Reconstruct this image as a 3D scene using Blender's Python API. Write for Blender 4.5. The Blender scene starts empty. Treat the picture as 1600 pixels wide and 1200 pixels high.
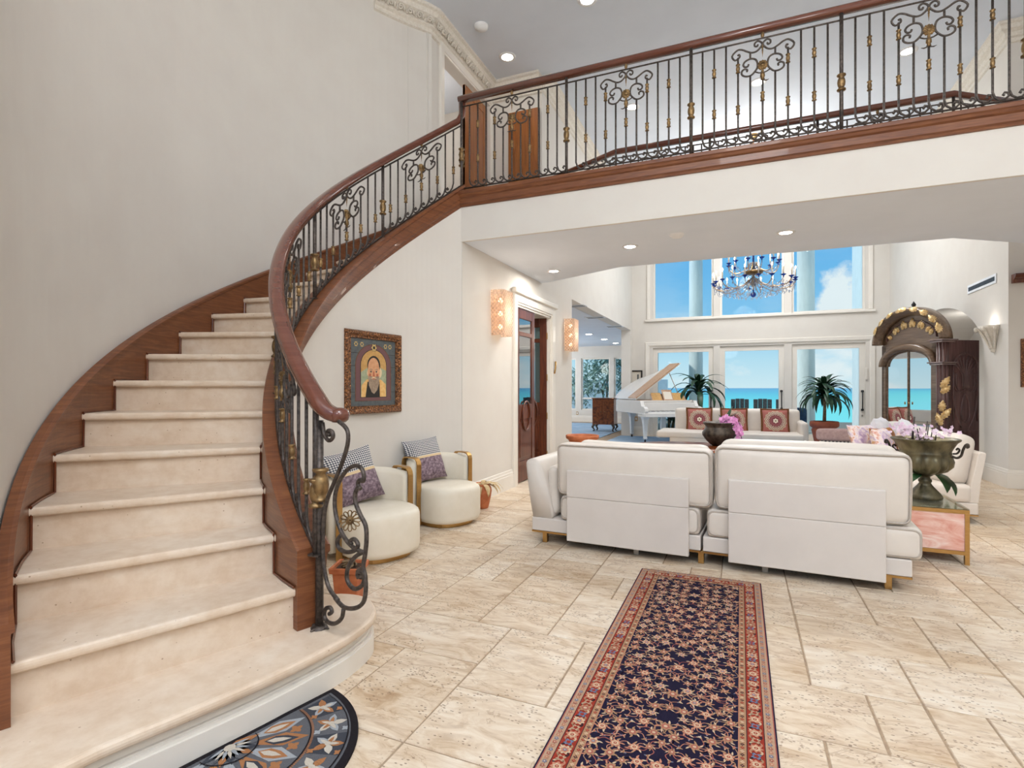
import bpy, math, random
from math import sin, cos, pi, sqrt, atan2, radians
from mathutils import Vector, Matrix
C = bpy.context.scene.collection
SC = bpy.context.scene
TAU = 2*pi

# ------------------------------------------------------------------ colours and materials
def lin(c):
    if isinstance(c, str):
        c = [int(c[i:i+2], 16) for i in (0, 2, 4)]
    o = []
    for v in c[:3]:
        v = v/255.0
        o.append(v/12.92 if v <= 0.04045 else ((v+0.055)/1.055)**2.4)
    return (o[0], o[1], o[2], 1.0)

class NT:
    """small helper around a node tree"""
    def __init__(s, tree): s.t = tree; s.n = tree.nodes; s.l = tree.links
    def node(s, typ, **kw):
        n = s.n.new(typ)
        for k, v in kw.items(): setattr(n, k, v)
        return n
    def put(s, inp, v):
        if isinstance(v, bpy.types.NodeSocket): s.l.new(v, inp)
        elif v is not None: inp.default_value = v
    def m(s, op, a, b=None, c=None, clamp=False):
        n = s.node('ShaderNodeMath', operation=op, use_clamp=clamp)
        s.put(n.inputs[0], a)
        if b is not None: s.put(n.inputs[1], b)
        if c is not None: s.put(n.inputs[2], c)
        return n.outputs[0]
    def tc(s, which='Object'): return s.node('ShaderNodeTexCoord').outputs[which]
    def map(s, v, scale=(1,1,1), loc=(0,0,0), rot=(0,0,0)):
        n = s.node('ShaderNodeMapping'); s.put(n.inputs[0], v)
        n.inputs['Scale'].default_value = scale; n.inputs['Location'].default_value = loc; n.inputs['Rotation'].default_value = rot
        return n.outputs[0]
    def noise(s, v, scale=5, detail=4, rough=.5, dist=0, out=0):
        n = s.node('ShaderNodeTexNoise'); s.put(n.inputs['Vector'], v)
        n.inputs['Scale'].default_value = scale; n.inputs['Detail'].default_value = detail
        n.inputs['Roughness'].default_value = rough; n.inputs['Distortion'].default_value = dist
        return n.outputs[out]
    def voro(s, v, scale=5, feature='F1', out='Distance', rnd=1):
        n = s.node('ShaderNodeTexVoronoi', feature=feature); s.put(n.inputs['Vector'], v)
        n.inputs['Scale'].default_value = scale; n.inputs['Randomness'].default_value = rnd
        return n.outputs[out]
    def ramp(s, f, stops, mode='LINEAR'):
        n = s.node('ShaderNodeValToRGB'); s.put(n.inputs[0], f); r = n.color_ramp; r.interpolation = mode
        while len(r.elements) < len(stops): r.elements.new(0.5)
        for e, (p, c) in zip(r.elements, stops): e.position = p; e.color = lin(c) if not (isinstance(c, tuple) and len(c) == 4) else c
        return n.outputs[0]
    def mix(s, f, a, b, mode='MIX'):
        n = s.node('ShaderNodeMix', data_type='RGBA', blend_type=mode)
        s.put(n.inputs[0], f); s.put(n.inputs[6], a); s.put(n.inputs[7], b)
        return n.outputs[2]
    def bump(s, h, strength=.2, dist=.01):
        n = s.node('ShaderNodeBump'); s.put(n.inputs['Height'], h)
        n.inputs['Strength'].default_value = strength; n.inputs['Distance'].default_value = dist
        return n.outputs[0]
    def sep(s, v):
        n = s.node('ShaderNodeSeparateXYZ'); s.put(n.inputs[0], v); return n.outputs
    def attr(s, name): return s.node('ShaderNodeAttribute', attribute_name=name)

def mat(name, col='808080', rough=.5, metal=0, spec=.5, coat=0, fn=None, trans=0, ior=1.45, emit=None, es=0):
    m = bpy.data.materials.new(name); m.use_nodes = True
    nt = NT(m.node_tree); b = m.node_tree.nodes['Principled BSDF']
    b.inputs['Base Color'].default_value = lin(col); b.inputs['Roughness'].default_value = rough
    b.inputs['Metallic'].default_value = metal; b.inputs['Specular IOR Level'].default_value = spec
    b.inputs['Coat Weight'].default_value = coat; b.inputs['Transmission Weight'].default_value = trans
    b.inputs['IOR'].default_value = ior
    if emit: b.inputs['Emission Color'].default_value = lin(emit); b.inputs['Emission Strength'].default_value = es
    if fn: fn(nt, b)
    return m

def varied(c1, c2, scale=6, stretch=(1,1,1), detail=5, bump=0, lo=.35, hi=.65, rough=None, bscale=None, dist=0):
    """two tone noise colour"""
    def fn(nt, b):
        v = nt.map(nt.tc(), stretch)
        n = nt.noise(v, scale, detail, .55, dist)
        nt.put(b.inputs['Base Color'], nt.ramp(n, [(lo, c1), (hi, c2)]))
        if bump:
            h = nt.noise(v, bscale or scale*6, 4, .6); nt.put(b.inputs['Normal'], nt.bump(h, bump, .004))
    return fn

def wood_fn(c1, c2, c3, axis='z', scale=3, gloss=.3):
    def fn(nt, b):
        st = {'x': (.6, 9, 9), 'y': (9, .6, 9), 'z': (9, 9, .6), 'h': (1.1, 1.1, 16)}[axis]
        v = nt.map(nt.tc(), st)
        n = nt.noise(v, scale, 6, .6, 1.2)
        n2 = nt.noise(nt.map(nt.tc(), tuple(q*4 for q in st)), scale*2, 3, .5)
        c = nt.ramp(n, [(.3, c1), (.5, c2), (.7, c3)])
        nt.put(b.inputs['Base Color'], nt.mix(nt.m('MULTIPLY', n2, .35), c, lin(c1)))
        nt.put(b.inputs['Normal'], nt.bump(n2, .06, .002))
    return fn

def glass_mat(name, tint='ffffff', refl=1.0, rough=0.0):
    m = bpy.data.materials.new(name); m.use_nodes = True; nt = NT(m.node_tree)
    for n in list(m.node_tree.nodes): m.node_tree.nodes.remove(n)
    o = nt.node('ShaderNodeOutputMaterial'); t = nt.node('ShaderNodeBsdfTransparent'); t.inputs[0].default_value = lin(tint)
    g = nt.node('ShaderNodeBsdfGlossy'); g.inputs['Roughness'].default_value = rough
    f = nt.node('ShaderNodeFresnel'); f.inputs[0].default_value = 1.5
    mx = nt.node('ShaderNodeMixShader')
    nt.put(mx.inputs[0], nt.m('MULTIPLY', f.outputs[0], refl, clamp=True)); nt.l.new(t.outputs[0], mx.inputs[1]); nt.l.new(g.outputs[0], mx.inputs[2])
    nt.l.new(mx.outputs[0], o.inputs[0])
    return m

M = {}
def floor_fn(nt, b):
    g = nt.tc(); a = nt.attr('tile')
    off = nt.node('ShaderNodeVectorMath', operation='MULTIPLY_ADD'); nt.put(off.inputs[0], a.outputs['Color']); off.inputs[1].default_value = (37, 53, 19); nt.put(off.inputs[2], g)
    v = off.outputs[0]
    n1 = nt.noise(nt.map(v, (1.6, 2.6, 1)), 1.5, 6, .6, .8)
    n2 = nt.noise(nt.map(v, (1.2, 3.5, 1)), 4, 8, .68, 1.4)
    base = nt.ramp(n1, [(.28, 'a58b70'), (.38, 'c9b399'), (.50, 'dfd0bc'), (.72, 'ece4d8')])
    vein = nt.ramp(n2, [(.36, 'a58a6e'), (.47, 'd4c0a6'), (.60, 'e8dfd0')])
    c = nt.mix(.45, base, vein)
    w = nt.sep(a.outputs['Color'])[0]
    c = nt.mix(nt.m('MULTIPLY', w, .55), c, nt.ramp(n2, [(.36, 'ab8862'), (.6, 'cfb899')]))
    pit = nt.voro(nt.map(v, (1, 1.9, 1)), 40, 'F1'); pm = nt.noise(v, 4.5, 3, .6)
    pits = nt.m('MULTIPLY', nt.m('LESS_THAN', pit, .24), nt.m('GREATER_THAN', pm, .515))
    crack = nt.m('LESS_THAN', nt.m('ABSOLUTE', nt.m('SUBTRACT', nt.noise(nt.map(v, (1, 2.2, 1)), 1.7, 5, .62, 1.0), .5)), .006)
    c = nt.mix(nt.m('MULTIPLY', pits, .72), c, lin('6e5642'))
    c = nt.mix(nt.m('MULTIPLY', crack, .35), c, lin('8e6c4e'))
    nt.put(b.inputs['Base Color'], c)
    nt.put(b.inputs['Roughness'], nt.m('ADD', .36, nt.m('MULTIPLY', n2, .2)))
    h = nt.m('SUBTRACT', nt.noise(v, 30, 4, .6), nt.m('MULTIPLY', pits, 1.5))
    nt.put(b.inputs['Normal'], nt.bump(h, .12, .003))
M['floor'] = mat('travertine', rough=.45, fn=floor_fn, spec=.35)
M['grout'] = mat('grout', fn=varied('94806b', 'ab957c', 30), rough=.9)
def stone_fn(nt, b):
    v = nt.tc()
    n1 = nt.noise(nt.map(v, (1, 1, 2.5)), 3, 6, .6, .5); n2 = nt.noise(v, 14, 6, .65)
    c = nt.mix(.35, nt.ramp(n1, [(.3, 'cfb9a2'), (.52, 'dac8b4'), (.72, 'e3d7c8')]), nt.ramp(n2, [(.35, 'c7ad90'), (.6, 'e1d1be')]))
    p = nt.m('MULTIPLY', nt.m('LESS_THAN', nt.voro(v, 26), .09), nt.m('GREATER_THAN', nt.noise(v, 5, 2), .55))
    c = nt.mix(nt.m('MULTIPLY', p, .6), c, lin('8f6d4d')); nt.put(b.inputs['Base Color'], c)
    nt.put(b.inputs['Normal'], nt.bump(n2, .05, .003))
M['stone'] = mat('cream_limestone', rough=.42, fn=stone_fn, spec=.35)
M['wall'] = mat('wall_plaster', rough=.75, spec=.25, fn=varied('d7d2cb', 'dad6cf', 3))
M['ceil'] = mat('ceiling_paint', 'd6d4d2', .9, spec=.2, fn=varied('dbe2ec', 'dfe6f0', 2))
M['trimw'] = mat('white_trim', rough=.4, fn=varied('e2ddd4', 'e6e1d9', 4))
M['plaster'] = mat('crown_plaster', rough=.7, fn=varied('d8d1c4', 'e6e0d6', 40, bump=.9, bscale=38))
M['wood'] = mat('mahogany', rough=.42, coat=.12, fn=wood_fn('5e3520', '774629', '8c5a37', 'h', 3))
M['woodz'] = mat('mahogany_upright', rough=.32, coat=.3, fn=wood_fn('5f2f14', '7f4420', '9a5c30', 'z', 3))
M['rail'] = mat('handrail_wood', rough=.22, coat=.5, fn=wood_fn('5a2f20', '65382a', '704333', 'h', 1.2))
M['doorwood'] = mat('door_mahogany', rough=.3, coat=.3, fn=wood_fn('75431c', '935724', 'ab6d33', 'z', 3))
M['doordark'] = mat('dark_door_wood', rough=.3, coat=.3, fn=wood_fn('431d0f', '5f2d18', '774024', 'z', 3))
M['iron'] = mat('wrought_iron', rough=.48, metal=.55, fn=varied('3b3532', '5f5650', 60, bump=.35, bscale=120))
M['gold'] = mat('antique_gold', rough=.42, metal=.75, fn=varied('665138', '9c7f56', 25, bump=.12, bscale=50))
M['brass'] = mat('brushed_brass', rough=.3, metal=1, fn=varied('b58d55', 'c9a269', 20, (1, 1, 30)))
M['leather'] = mat('white_leather', rough=.42, spec=.4, fn=varied('d9d1c8', 'ddd5cc', 8, bump=.35, bscale=7))
M['leatherw'] = mat('cream_leather', rough=.45, spec=.4, fn=varied('e2dac9', 'e7e0d1', 8, bump=.05, bscale=160))
M['sofaback'] = mat('sofa_back_leather', rough=.38, spec=.4, fn=varied('d3ccc6', 'd7d0ca', 5, bump=.04, bscale=160))
M['piping'] = mat('shaded_piping', 'cfc5ba', .5, fn=varied('b3a99f', 'bcb3a9', 20))  # piping colour darkened to carry the crease shade between cushions
M['grey'] = mat('grey_metal', rough=.4, metal=.6, fn=varied('9a958e', 'b0aba4', 20))
M['terra'] = mat('terracotta', rough=.65, fn=varied('a85c38', 'c4754b', 12, bump=.15))
M['terrad'] = mat('dark_terracotta', rough=.6, fn=varied('8c4630', 'a4573c', 9, bump=.12))
M['soil'] = mat('potting_soil', rough=.95, fn=varied('2d2019', '58412f', 60, bump=.6))
M['dry'] = mat('dried_leaf', rough=.8, fn=varied('a98d63', 'd3bd92', 25, bump=.2))
M['leaf'] = mat('glossy_leaf', rough=.4, fn=varied('1f4226', '3d6b3a', 7))
M['leafd'] = mat('dark_leaf', rough=.45, fn=varied('15301f', '2c5138', 7))
M['shrub'] = mat('shrub_leaf', rough=.6, fn=varied('7f9c8d', 'c9d9cf', 3))
M['bark'] = mat('plant_stem', rough=.8, fn=varied('5c4a36', '8a7558', 30, bump=.4))
M['bronze'] = mat('patina_bronze', rough=.36, metal=.55, fn=varied('433e30', '756d53', 12, (1, 1, .5), bump=.3, bscale=60))
M['bronzed'] = mat('dark_bronze', rough=.5, metal=.5, fn=varied('2e2925', '5c5248', 16, bump=.3))
M['white'] = mat('piano_lacquer', rough=.14, coat=.6, fn=varied('e0dedb', 'e4e2df', 3))
M['pianowood'] = mat('lid_underside', rough=.3, fn=wood_fn('a58266', 'b8967a', 'c9aa90', 'x', 2))
M['black'] = mat('black_metal', rough=.4, fn=varied('18171a', '26262a', 20))
M['armoire'] = mat('armoire_wood', rough=.34, coat=.35, fn=wood_fn('452e2c', '634543', '7b5954', 'z', 2.5))
M['armcap'] = mat('polished_capital', rough=.16, coat=1, fn=varied('6d5754', '86706b', 6))  # capital colour lightened to stand in for bright edge highlights
M['armoireg'] = mat('weathered_arch_wood', rough=.35, coat=.3, fn=wood_fn('54402f', '735b46', '8c755e', 'y', 2.5))
M['gleaf'] = mat('gilded_leaf', rough=.35, metal=.6, fn=varied('c49a5c', 'ecd3a2', 30, bump=.3))
M['mirror'] = mat('cabinet_mirror', 'cfd6d8', .04, metal=1, fn=varied('c8d0d2', 'd4dadc', 2))
M['pane'] = glass_mat('window_glass', 'f4fbfc', .12)
M['doorpane'] = glass_mat('door_glass', 'dfeef0', 4.0)
M['tableglass'] = glass_mat('table_glass', 'f6faf6', .5)
M['crystal'] = mat('crystal', 'dfe8f6', .03, trans=.8, ior=1.5, fn=varied('b9c9e2', 'eef4ff', 40))
M['blueglass'] = mat('cobalt_glass', '173fa8', .06, trans=.45, fn=varied('1a3fae', '2d5cc8', 8))
M['candle'] = mat('candle_tube', rough=.5, fn=varied('e8e0cc', 'f2ecdc', 10))
M['bulb'] = mat('lit_bulb', 'fff2d8', .4, emit='ffedd0', es=9, fn=varied('fff0d8', 'fff6e6', 3))
M['lamp'] = mat('downlight_lens', 'ffffff', .4, emit='fff6ea', es=14, fn=varied('fdfdfd', 'ffffff', 3))
def tex_glass(nt, b):
    v = nt.map(nt.tc(), (1, 1, 1), rot=(0, 0, 0)); s = nt.sep(v)
    u = nt.m('ADD', s[0], s[1])
    d1 = nt.m('SINE', nt.m('MULTIPLY', nt.m('ADD', u, s[2]), 150)); d2 = nt.m('SINE', nt.m('MULTIPLY', nt.m('SUBTRACT', u, s[2]), 150))
    h = nt.m('MULTIPLY', d1, d2); nt.put(b.inputs['Normal'], nt.bump(h, .9, .01))
    nt.put(b.inputs['Base Color'], nt.ramp(nt.m('ADD', nt.m('MULTIPLY', h, .5), .5), [(.2, 'f3d9c4'), (.7, 'fff6ec')]))
def quilt():
    m = bpy.data.materials.new('quilted_glass'); m.use_nodes = True; nt = NT(m.node_tree); b = m.node_tree.nodes['Principled BSDF']
    o = m.node_tree.nodes['Material Output']; s = nt.sep(nt.tc()); u = nt.m('ADD', s[0], s[1])
    h = nt.m('ABSOLUTE', nt.m('MULTIPLY', nt.m('SINE', nt.m('MULTIPLY', nt.m('ADD', u, s[2]), 62)), nt.m('SINE', nt.m('MULTIPLY', nt.m('SUBTRACT', u, s[2]), 62))))
    b.inputs['Base Color'].default_value = lin('f4e4d8'); b.inputs['Roughness'].default_value = .15; b.inputs['Subsurface Weight'].default_value = .0
    nt.put(b.inputs['Normal'], nt.bump(h, 1.0, .02))
    t = nt.node('ShaderNodeBsdfTransparent'); t.inputs[0].default_value = lin('fff2e6'); tl = nt.node('ShaderNodeBsdfTranslucent'); tl.inputs[0].default_value = lin('ffe9d6')
    m1 = nt.node('ShaderNodeMixShader'); m1.inputs[0].default_value = .55; nt.l.new(b.outputs[0], m1.inputs[1]); nt.l.new(tl.outputs[0], m1.inputs[2])
    m2 = nt.node('ShaderNodeMixShader'); nt.put(m2.inputs[0], nt.m('SUBTRACT', .92, nt.m('MULTIPLY', h, .62))); nt.l.new(t.outputs[0], m2.inputs[1]); nt.l.new(m1.outputs[0], m2.inputs[2])
    nt.l.new(m2.outputs[0], o.inputs[0]); return m
M['sconceglass'] = quilt()
def onyx(nt, b):
    n = nt.noise(nt.map(nt.tc(), (1.3, 1, 3)), 2.6, 6, .6, 2.2)
    nt.put(b.inputs['Base Color'], nt.ramp(n, [(.3, 'd98f7c'), (.48, 'eab7a8'), (.6, 'f3d2c7'), (.75, 'fbeee8')]))
M['onyx'] = mat('pink_onyx', rough=.15, coat=.4, fn=onyx)
def carpet(c1, c2, c3):
    def fn(nt, b):
        n = nt.noise(nt.map(nt.tc(), (.6, 3, 1)), 2.5, 8, .7, .5)
        nt.put(b.inputs['Base Color'], nt.ramp(n, [(.3, c1), (.5, c2), (.68, c3)]))
        nt.put(b.inputs['Normal'], nt.bump(nt.noise(nt.tc(), 160, 2), .5, .006))
    return fn
M['bluerug'] = mat('blue_rug_pile', rough=.95, fn=carpet('5f7f9f', '8ea8bf', 'bccbd8'))
def tuft_fn(c):
    def fn(nt, b):
        n = nt.noise(nt.tc(), 220, 3, .6)
        nt.put(b.inputs['Base Color'], nt.mix(nt.m('MULTIPLY', n, .4), lin(c), lin('2a2226')))
        nt.put(b.inputs['Normal'], nt.bump(n, .6, .004))
    return fn
def pile(name, c): M[name] = mat('yarn_'+name, rough=.95, spec=.1, fn=tuft_fn(c))
for k, c in dict(r_navy='1d1a33', r_edge='2a2038', r_cream='d8bd9e', r_salmon='c98a70', r_rose='b0675a', r_red='a03a2a', r_beige='c3a084', r_blue='76809a', r_tan='b48d6c', r_dark='3a2a30', m_black='211f22', m_slate='64666b', m_grey='a8adb2', m_rust='ad7850', m_cream='cfc6b8', m_navy='43474f').items(): pile(k, c)
def flat(name, c, rough=.6, c2=None): M[name] = mat('paint_'+name, c, rough, fn=varied(c, c2 or c, 30, bump=.1))
flat('p_slate', '4a5056', .6, '59605f'); flat('p_mauve', '6d4a4c'); flat('p_ochre', 'b58a4e', .6, 'c9a062'); flat('p_sky', '8f9a7c', .6, 'a7ad90')
flat('p_skin', 'c98f66', .6, 'd8a57c'); flat('p_beard', '8a7664', .6, 'a5917c'); flat('p_robe', 'd9a75f', .6, 'e6bf80'); flat('p_black', '23211f'); flat('p_gold', 'bfa468'); flat('p_paper', 'd9d2c4'); flat('p_brown', '5a3a26', .6, '6d4a32')
flat('p_hair', 'd9c39c'); flat('p_cheek', 'b5664a')
def frame_fn(nt, b):
    n = nt.noise(nt.tc(), 70, 4, .6); nt.put(b.inputs['Base Color'], nt.ramp(n, [(.38, '33231a'), (.52, '7c4e2d'), (.66, 'b88252')]))
    nt.put(b.inputs['Normal'], nt.bump(nt.voro(nt.tc(), 60), .8, .012))
M['frame'] = mat('carved_gilt_frame', rough=.4, metal=.3, fn=frame_fn)
def hound(nt, b):
    s = nt.sep(nt.tc('UV'))
    a = nt.m('GREATER_THAN', nt.m('SINE', nt.m('MULTIPLY', s[0], 150)), 0); c = nt.m('GREATER_THAN', nt.m('SINE', nt.m('MULTIPLY', s[1], 150)), 0)
    chk = nt.m('GREATER_THAN', nt.m('ADD', a, c), .5)
    top = nt.mix(nt.m('MULTIPLY', a, c), nt.mix(nt.m('ABSOLUTE', nt.m('SUBTRACT', a, c)), lin('efeae2'), lin('8a8c96')), lin('23252f'))
    n = nt.noise(nt.tc(), 45, 5, .6)
    bot = nt.ramp(n, [(.35, '55454e'), (.5, '7a6772'), (.66, '9c8a92')])
    g = nt.m('MULTIPLY', nt.m('GREATER_THAN', s[1], .52), nt.m('LESS_THAN', s[1], .57))
    col = nt.mix(nt.m('GREATER_THAN', s[1], .55), bot, top)
    nt.put(b.inputs['Base Color'], nt.mix(g, col, lin('d6bd95')))
M['pillow'] = mat('houndstooth_and_velvet', rough=.75, fn=hound)
def medal(nt, b):
    s = nt.sep(nt.tc('UV')); x = nt.m('SUBTRACT', s[0], .5); y = nt.m('SUBTRACT', s[1], .5)
    r = nt.m('SQRT', nt.m('ADD', nt.m('MULTIPLY', x, x), nt.m('MULTIPLY', y, y))); th = nt.m('ARCTAN2', y, x)
    rr = nt.m('ADD', r, nt.m('MULTIPLY', nt.m('COSINE', nt.m('MULTIPLY', th, 16)), .018))
    rr2 = nt.m('ADD', r, nt.m('MULTIPLY', nt.m('COSINE', nt.m('MULTIPLY', th, 6)), .012))
    c1 = nt.ramp(rr, [(0, '7d4148'), (.13, '94565a'), (.20, '7d4148'), (.235, 'cbbba6'), (.26, '8d5f60'), (.29, 'cbbba6'), (.33, '9a7a70'), (.36, 'c0ac94'), (.40, 'a8665e')], 'CONSTANT')
    c2 = nt.ramp(rr2, [(0, '8b7f66'), (.035, 'efe6d2'), (.085, '7d4148'), (.12, 'a05a5c')], 'CONSTANT')
    mx = nt.m('MAXIMUM', nt.m('ABSOLUTE', x), nt.m('ABSOLUTE', y))
    col = nt.mix(nt.m('LESS_THAN', rr2, .12), c1, c2)
    col = nt.mix(nt.m('GREATER_THAN', mx, .455), col, lin('6e3f22'))
    nt.put(b.inputs['Base Color'], col); nt.put(b.inputs['Normal'], nt.bump(nt.noise(nt.tc(), 200, 2), .3, .004))
M['medallion'] = mat('medallion_tapestry', rough=.9, fn=medal)
M['fringe'] = mat('brown_trim', rough=.9, fn=varied('5d3418', '85542a', 60, bump=.4))
def flor(nt, b):
    n = nt.voro(nt.tc(), 12, 'F1', 'Color'); w = nt.noise(nt.tc(), 9, 4, .6, 1.0)
    c = nt.ramp(w, [(.32, 'a58ab5'), (.44, 'd8c6d8'), (.52, 'efe6e0'), (.6, 'd69a8a'), (.68, 'c9b26a')])
    nt.put(b.inputs['Base Color'], c)
M['floral'] = mat('floral_silk', rough=.5, fn=flor)
M['amber'] = mat('amber_silk', rough=.4, fn=varied('8a4f16', 'c07c2c', 14))
M['mauve'] = mat('mauve_upholstery', rough=.85, fn=varied('a58a88', 'b79c98', 30, bump=.2))
def stripe(nt, b):
    s = nt.sep(nt.tc()); k = nt.m('GREATER_THAN', nt.m('SINE', nt.m('MULTIPLY', s[0], 130)), 0)
    nt.put(b.inputs['Base Color'], nt.mix(k, lin('4b4b50'), lin('b9b3ac')))
M['stripe'] = mat('striped_fabric', rough=.85, fn=stripe)
M['whitefab'] = mat('white_fabric', rough=.8, fn=varied('dcdde4', 'e8e8ee', 20, bump=.1))
M['pink'] = mat('orchid_petal', rough=.5, fn=varied('c774b6', 'e3a7d6', 40))
M['pinkpale'] = mat('pale_orchid_petal', rough=.5, fn=varied('dcb6d2', 'f2e4ee', 30))
M['stemd'] = mat('dark_flower_stem', rough=.7, fn=varied('332c2c', '4b4340', 20))
M['walnut'] = mat('burl_walnut', rough=.3, coat=.3, fn=varied('4d2413', '84471f', 7, dist=2.0))
M['wicker'] = mat('grey_wicker', rough=.8, fn=varied('4b4a4c', '6a6869', 30, (1, 1, 4), bump=.4))
M['column'] = mat('exterior_column', rough=.8, fn=varied('dfe5e3', 'e9eeec', 6, (3, 3, .5), bump=.1))
M['extwall'] = mat('exterior_stucco', rough=.85, fn=varied('e6ebea', 'eef2f1', 5))
M['navybox'] = mat('navy_vinyl', rough=.6, fn=varied('2d4462', '3b5678', 12, bump=.1))
M['deck'] = mat('pale_deck', rough=.8, fn=varied('d2cfc8', 'e2dfd9', 4))
M['bottle'] = mat('dark_bottle', rough=.12, fn=varied('1b1a20', '30262c', 9))
M['redlabel'] = mat('red_label', rough=.6, fn=varied('8f2a26', 'a8423a', 9))
M['satin'] = mat('satin_nickel', rough=.35, metal=.9, fn=varied('a9a59d', 'bab6ae', 20))
M['vent'] = mat('vent_white', rough=.5, fn=varied('dfe4ea', 'eef1f5', 8))
M['ventdark'] = mat('vent_slot', rough=.8, fn=varied('27333f', '35424e', 8))
M['plastic'] = mat('white_plastic', rough=.4, fn=varied('e6e6e6', 'eeeeee', 5))
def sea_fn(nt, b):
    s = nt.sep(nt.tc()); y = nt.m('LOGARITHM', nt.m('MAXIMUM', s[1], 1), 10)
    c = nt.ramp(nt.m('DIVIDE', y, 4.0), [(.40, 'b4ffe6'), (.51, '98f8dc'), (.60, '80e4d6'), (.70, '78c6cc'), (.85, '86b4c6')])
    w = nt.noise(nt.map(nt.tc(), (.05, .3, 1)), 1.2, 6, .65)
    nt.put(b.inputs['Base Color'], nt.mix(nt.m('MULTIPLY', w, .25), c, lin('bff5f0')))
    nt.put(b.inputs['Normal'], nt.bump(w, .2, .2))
M['sea'] = mat('turquoise_sea', rough=.6, spec=.15, fn=sea_fn)

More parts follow.
